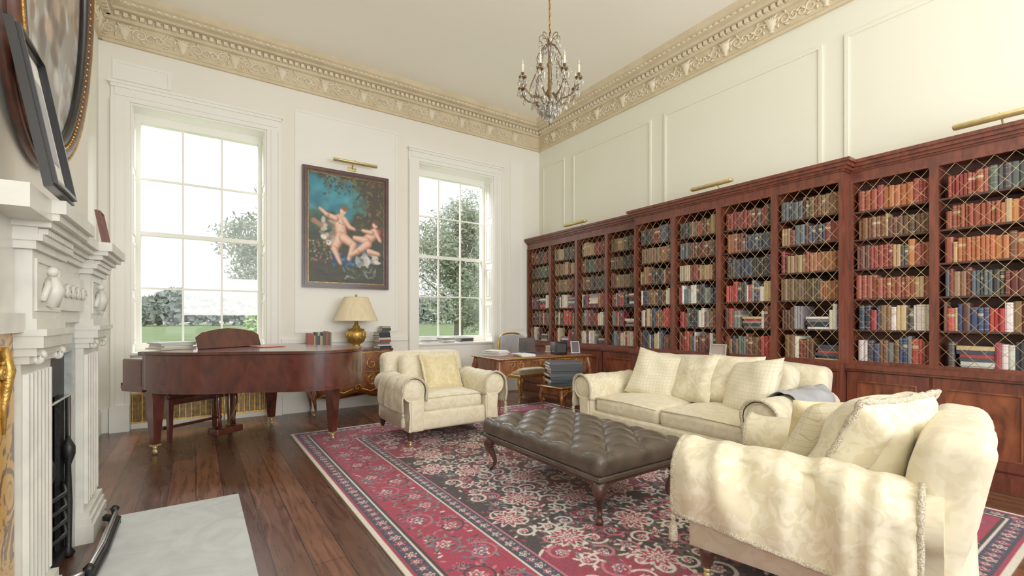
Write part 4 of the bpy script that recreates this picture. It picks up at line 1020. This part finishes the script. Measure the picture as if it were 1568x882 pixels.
for i in range(8):
    a=2*PI*i/8+.2; ca,sa=math.cos(a),math.sin(a)
    cage=catmull([(.02,.58),(.07,.54),(.12,.45),(.11,.36),(.15,.26),(.19,.14),(.15,.03),(.07,-.02),(.02,-.01)],5,False)
    m.tube([(r*ca,r*sa,z) for r,z in cage],.0055,BRONZE,None,6)
    for r,z in cage[::3]: drop(r*ca,r*sa,z-.01,.9)
    tp=catmull([(.02,.6),(.05,.66),(.09,.66),(.10,.62),(.08,.6)],4,False); m.tube([(r*ca,r*sa,z) for r,z in tp],.004,BRONZE,None,5); drop(.1*ca,.1*sa,.61)
    A=a+PI/8; ca,sa=math.cos(A),math.sin(A)
    arm=catmull([(.03,.12),(.1,.05),(.2,.06),(.27,.13),(.285,.2)],5,False); m.tube([(r*ca,r*sa,z) for r,z in arm],.007,BRONZE,None,6)
    m.lathe([(.008,.19),(.035,.2),(.04,.21),(.012,.215),(.015,.25)],BRONZE,Tr(.285*ca,.285*sa,0),10)
    m.lathe([(.011,.25),(.011,.33),(.003,.335)],IVORY,Tr(.285*ca,.285*sa,0),8); m.lathe([(.004,.33),(.011,.35),(.008,.375),(.0001,.40)],CRYS,Tr(.285*ca,.285*sa,0),8)
    for q in range(5):
        b=2*PI*q/5; drop(.285*ca+.036*math.cos(b),.285*sa+.036*math.sin(b),.195)
    for r,z in arm[4::5]: drop(r*ca,r*sa,z-.01)
    for (r0,z0,r1,z1) in((.10,.61,.285,.2),(.12,.45,.19,.14)):
        for q in range(12):
            t=q/11; m.ball(((r0+(r1-r0)*t)*ca,(r0+(r1-r0)*t)*sa,z0+(z1-z0)*t-.08*math.sin(PI*t)),.0065,CRYS,seg=5)
for i in range(14):
    a=2*PI*i/14; drop(.10*math.cos(a),.10*math.sin(a),-.02,1.1); drop(.05*math.cos(a),.05*math.sin(a),-.05,1.1)
drop(0,0,-.07,1.8)
m.obj('chandelier',(2.80,3.45,3.35))

# ------------------------------------------------------------ exterior
m=MB(); m.add([(-150,7.4,-.8),(250,7.4,-.8),(250,260,-.8),(-150,260,-.8)],[(0,1,2,3)],GRASS); m.obj('lawn_ground',recalc=False)
def rv(): return Vector((random.gauss(0,1),random.gauss(0,1),random.gauss(0,1))).normalized()
def tree(name,loc,h,cr,nb,nl,ls,mat,seed):
    random.seed(seed); m=MB()
    m.tube([(0,0,0),(.1,0,h*.3),(-.1,.1,h*.6),(0,0,h*.85)],[.35,.28,.18,.06],BARK,None,8)
    bl=[]
    for i in range(nb):
        a=U(0,6.28); r=cr*U(.1,.75); z=h*U(.2,.92); s_=cr*U(.22,.4)*(1.1-.4*z/h); bl.append((r*math.cos(a)*(1.2-.7*z/h),r*math.sin(a)*(1.2-.7*z/h),z,s_)); m.tube([(0,0,z*.6),(bl[-1][0],bl[-1][1],z)],[.12,.03],BARK,None,5)
    vs=[];fs=[]
    for i in range(nl):
        b=random.choice(bl); c_=Vector(b[:3])+rv()*b[3]*U(.45,1.1); u=rv(); w=u.orthogonal().normalized(); s_=ls*U(.5,1.2)
        k=len(vs); vs+= [c_-u*s_,c_+w*s_*.5,c_+u*s_,c_-w*s_*.5]; fs.append((k,k+1,k+2,k+3))
    m.add(vs,fs,mat)
    return m.obj(name,loc,0,recalc=False)
tree('tree',(4.7,36,-.8),12,5.0,36,13000,.17,LEAF,1)
tree('tree',(14.2,27,-.8),10.5,4.8,36,14000,.15,LEAF,2)
tree('tree',(19.0,31,-.8),10.5,4.8,32,11000,.17,LEAF,3)
tree('tree',(11.0,34,-.8),9,3.8,28,8000,.17,LEAF,4)
random.seed(33); m=MB(); vs=[];fs=[]
for i in range(34000):
    x=U(-120,220); y=170+U(-6,6); h=10+5*noise.noise(Vector((x*.03,2,1)))+3*noise.noise(Vector((x*.12,5,1)))
    c_=Vector((x,y,-.8+max(1,h)*math.sqrt(R()))); u=rv(); w=u.orthogonal().normalized(); s_=1.2
    k=len(vs); vs+=[c_-u*s_,c_+w*s_*.7,c_+u*s_,c_-w*s_*.7]; fs.append((k,k+1,k+2,k+3))
m.add(vs,fs,LEAFD); m.obj('distant_treeline',recalc=False)
random.seed(35); m=MB(); vs=[];fs=[]
SB=[(-.9,22,.8,1.0),(.2,20,.7,.8),(.98,10.4,.35,2.6),(1.15,10.6,.4,2.2),(5.6,12.5,.9,1.4),(7,13,.9,1.2)]
for i in range(9000):
    bx=random.choice(SB); d=rv()*U(.5,1)
    c_=Vector((bx[0],bx[1],-.8))+Vector((d.x*bx[2],d.y*bx[2],abs(d.z)*bx[3])); u=rv(); w=u.orthogonal().normalized(); s_=.06
    k=len(vs); vs+=[c_-u*s_,c_+w*s_*.5,c_+u*s_,c_-w*s_*.5]; fs.append((k,k+1,k+2,k+3))
m.add(vs,fs,mk('shrub_leaves',(158,186,120),.85,c2=(128,160,92),vs=.8)); m.obj('garden_shrubs',recalc=False)

# ------------------------------------------------------------ light, world, camera
w=bpy.data.worlds.new('World'); bpy.context.scene.world=w; w.use_nodes=True
bg=w.node_tree.nodes['Background']; bg.inputs[0].default_value=(.97,.98,1,1); bg.inputs[1].default_value=1.1
def area(name,loc,rot,sx,sy,pw,col=(1,1,1)):
    l=bpy.data.lights.new(name,'AREA'); l.shape='RECTANGLE'; l.size=sx; l.size_y=sy; l.energy=pw; l.color=col
    o=bpy.data.objects.new(name,l); o.location=loc; o.rotation_euler=rot; bpy.context.scene.collection.objects.link(o); return o
area('added_key_fill',(2.2,-2.4,3.2),(math.radians(85),0,0),5,2.4,50,(1,.98,.96))  # added soft fill behind the camera, not a fitting of the room
area('added_ceiling_fill',(2.2,-2.5,2.0),(math.radians(132),0,0),5,1.6,250,(1,.98,.95))  # added fill aimed upward from behind the camera to brighten the ceiling
for x in(.08,3.65): area('added_window_fill',(x,8.3,4.9),(math.radians(-48),0,0),2.2,1.2,300,(.97,.99,1))  # unseen lights added outside above the window heads to boost daylight indoors
sc_=bpy.context.scene
sc_.view_settings.view_transform='Standard'; sc_.view_settings.look='None'; sc_.view_settings.exposure=0.05; sc_.view_settings.gamma=1.2
cam=bpy.data.cameras.new('camera'); cam.sensor_width=36; cam.lens=36*707/1568; cam.shift_y=47/1568; cam.clip_start=.05; cam.clip_end=1000
co=bpy.data.objects.new('camera',cam); co.location=(0,0,1.3); co.rotation_euler=(PI/2,0,math.radians(-34.4)); sc_.collection.objects.link(co); sc_.camera=co
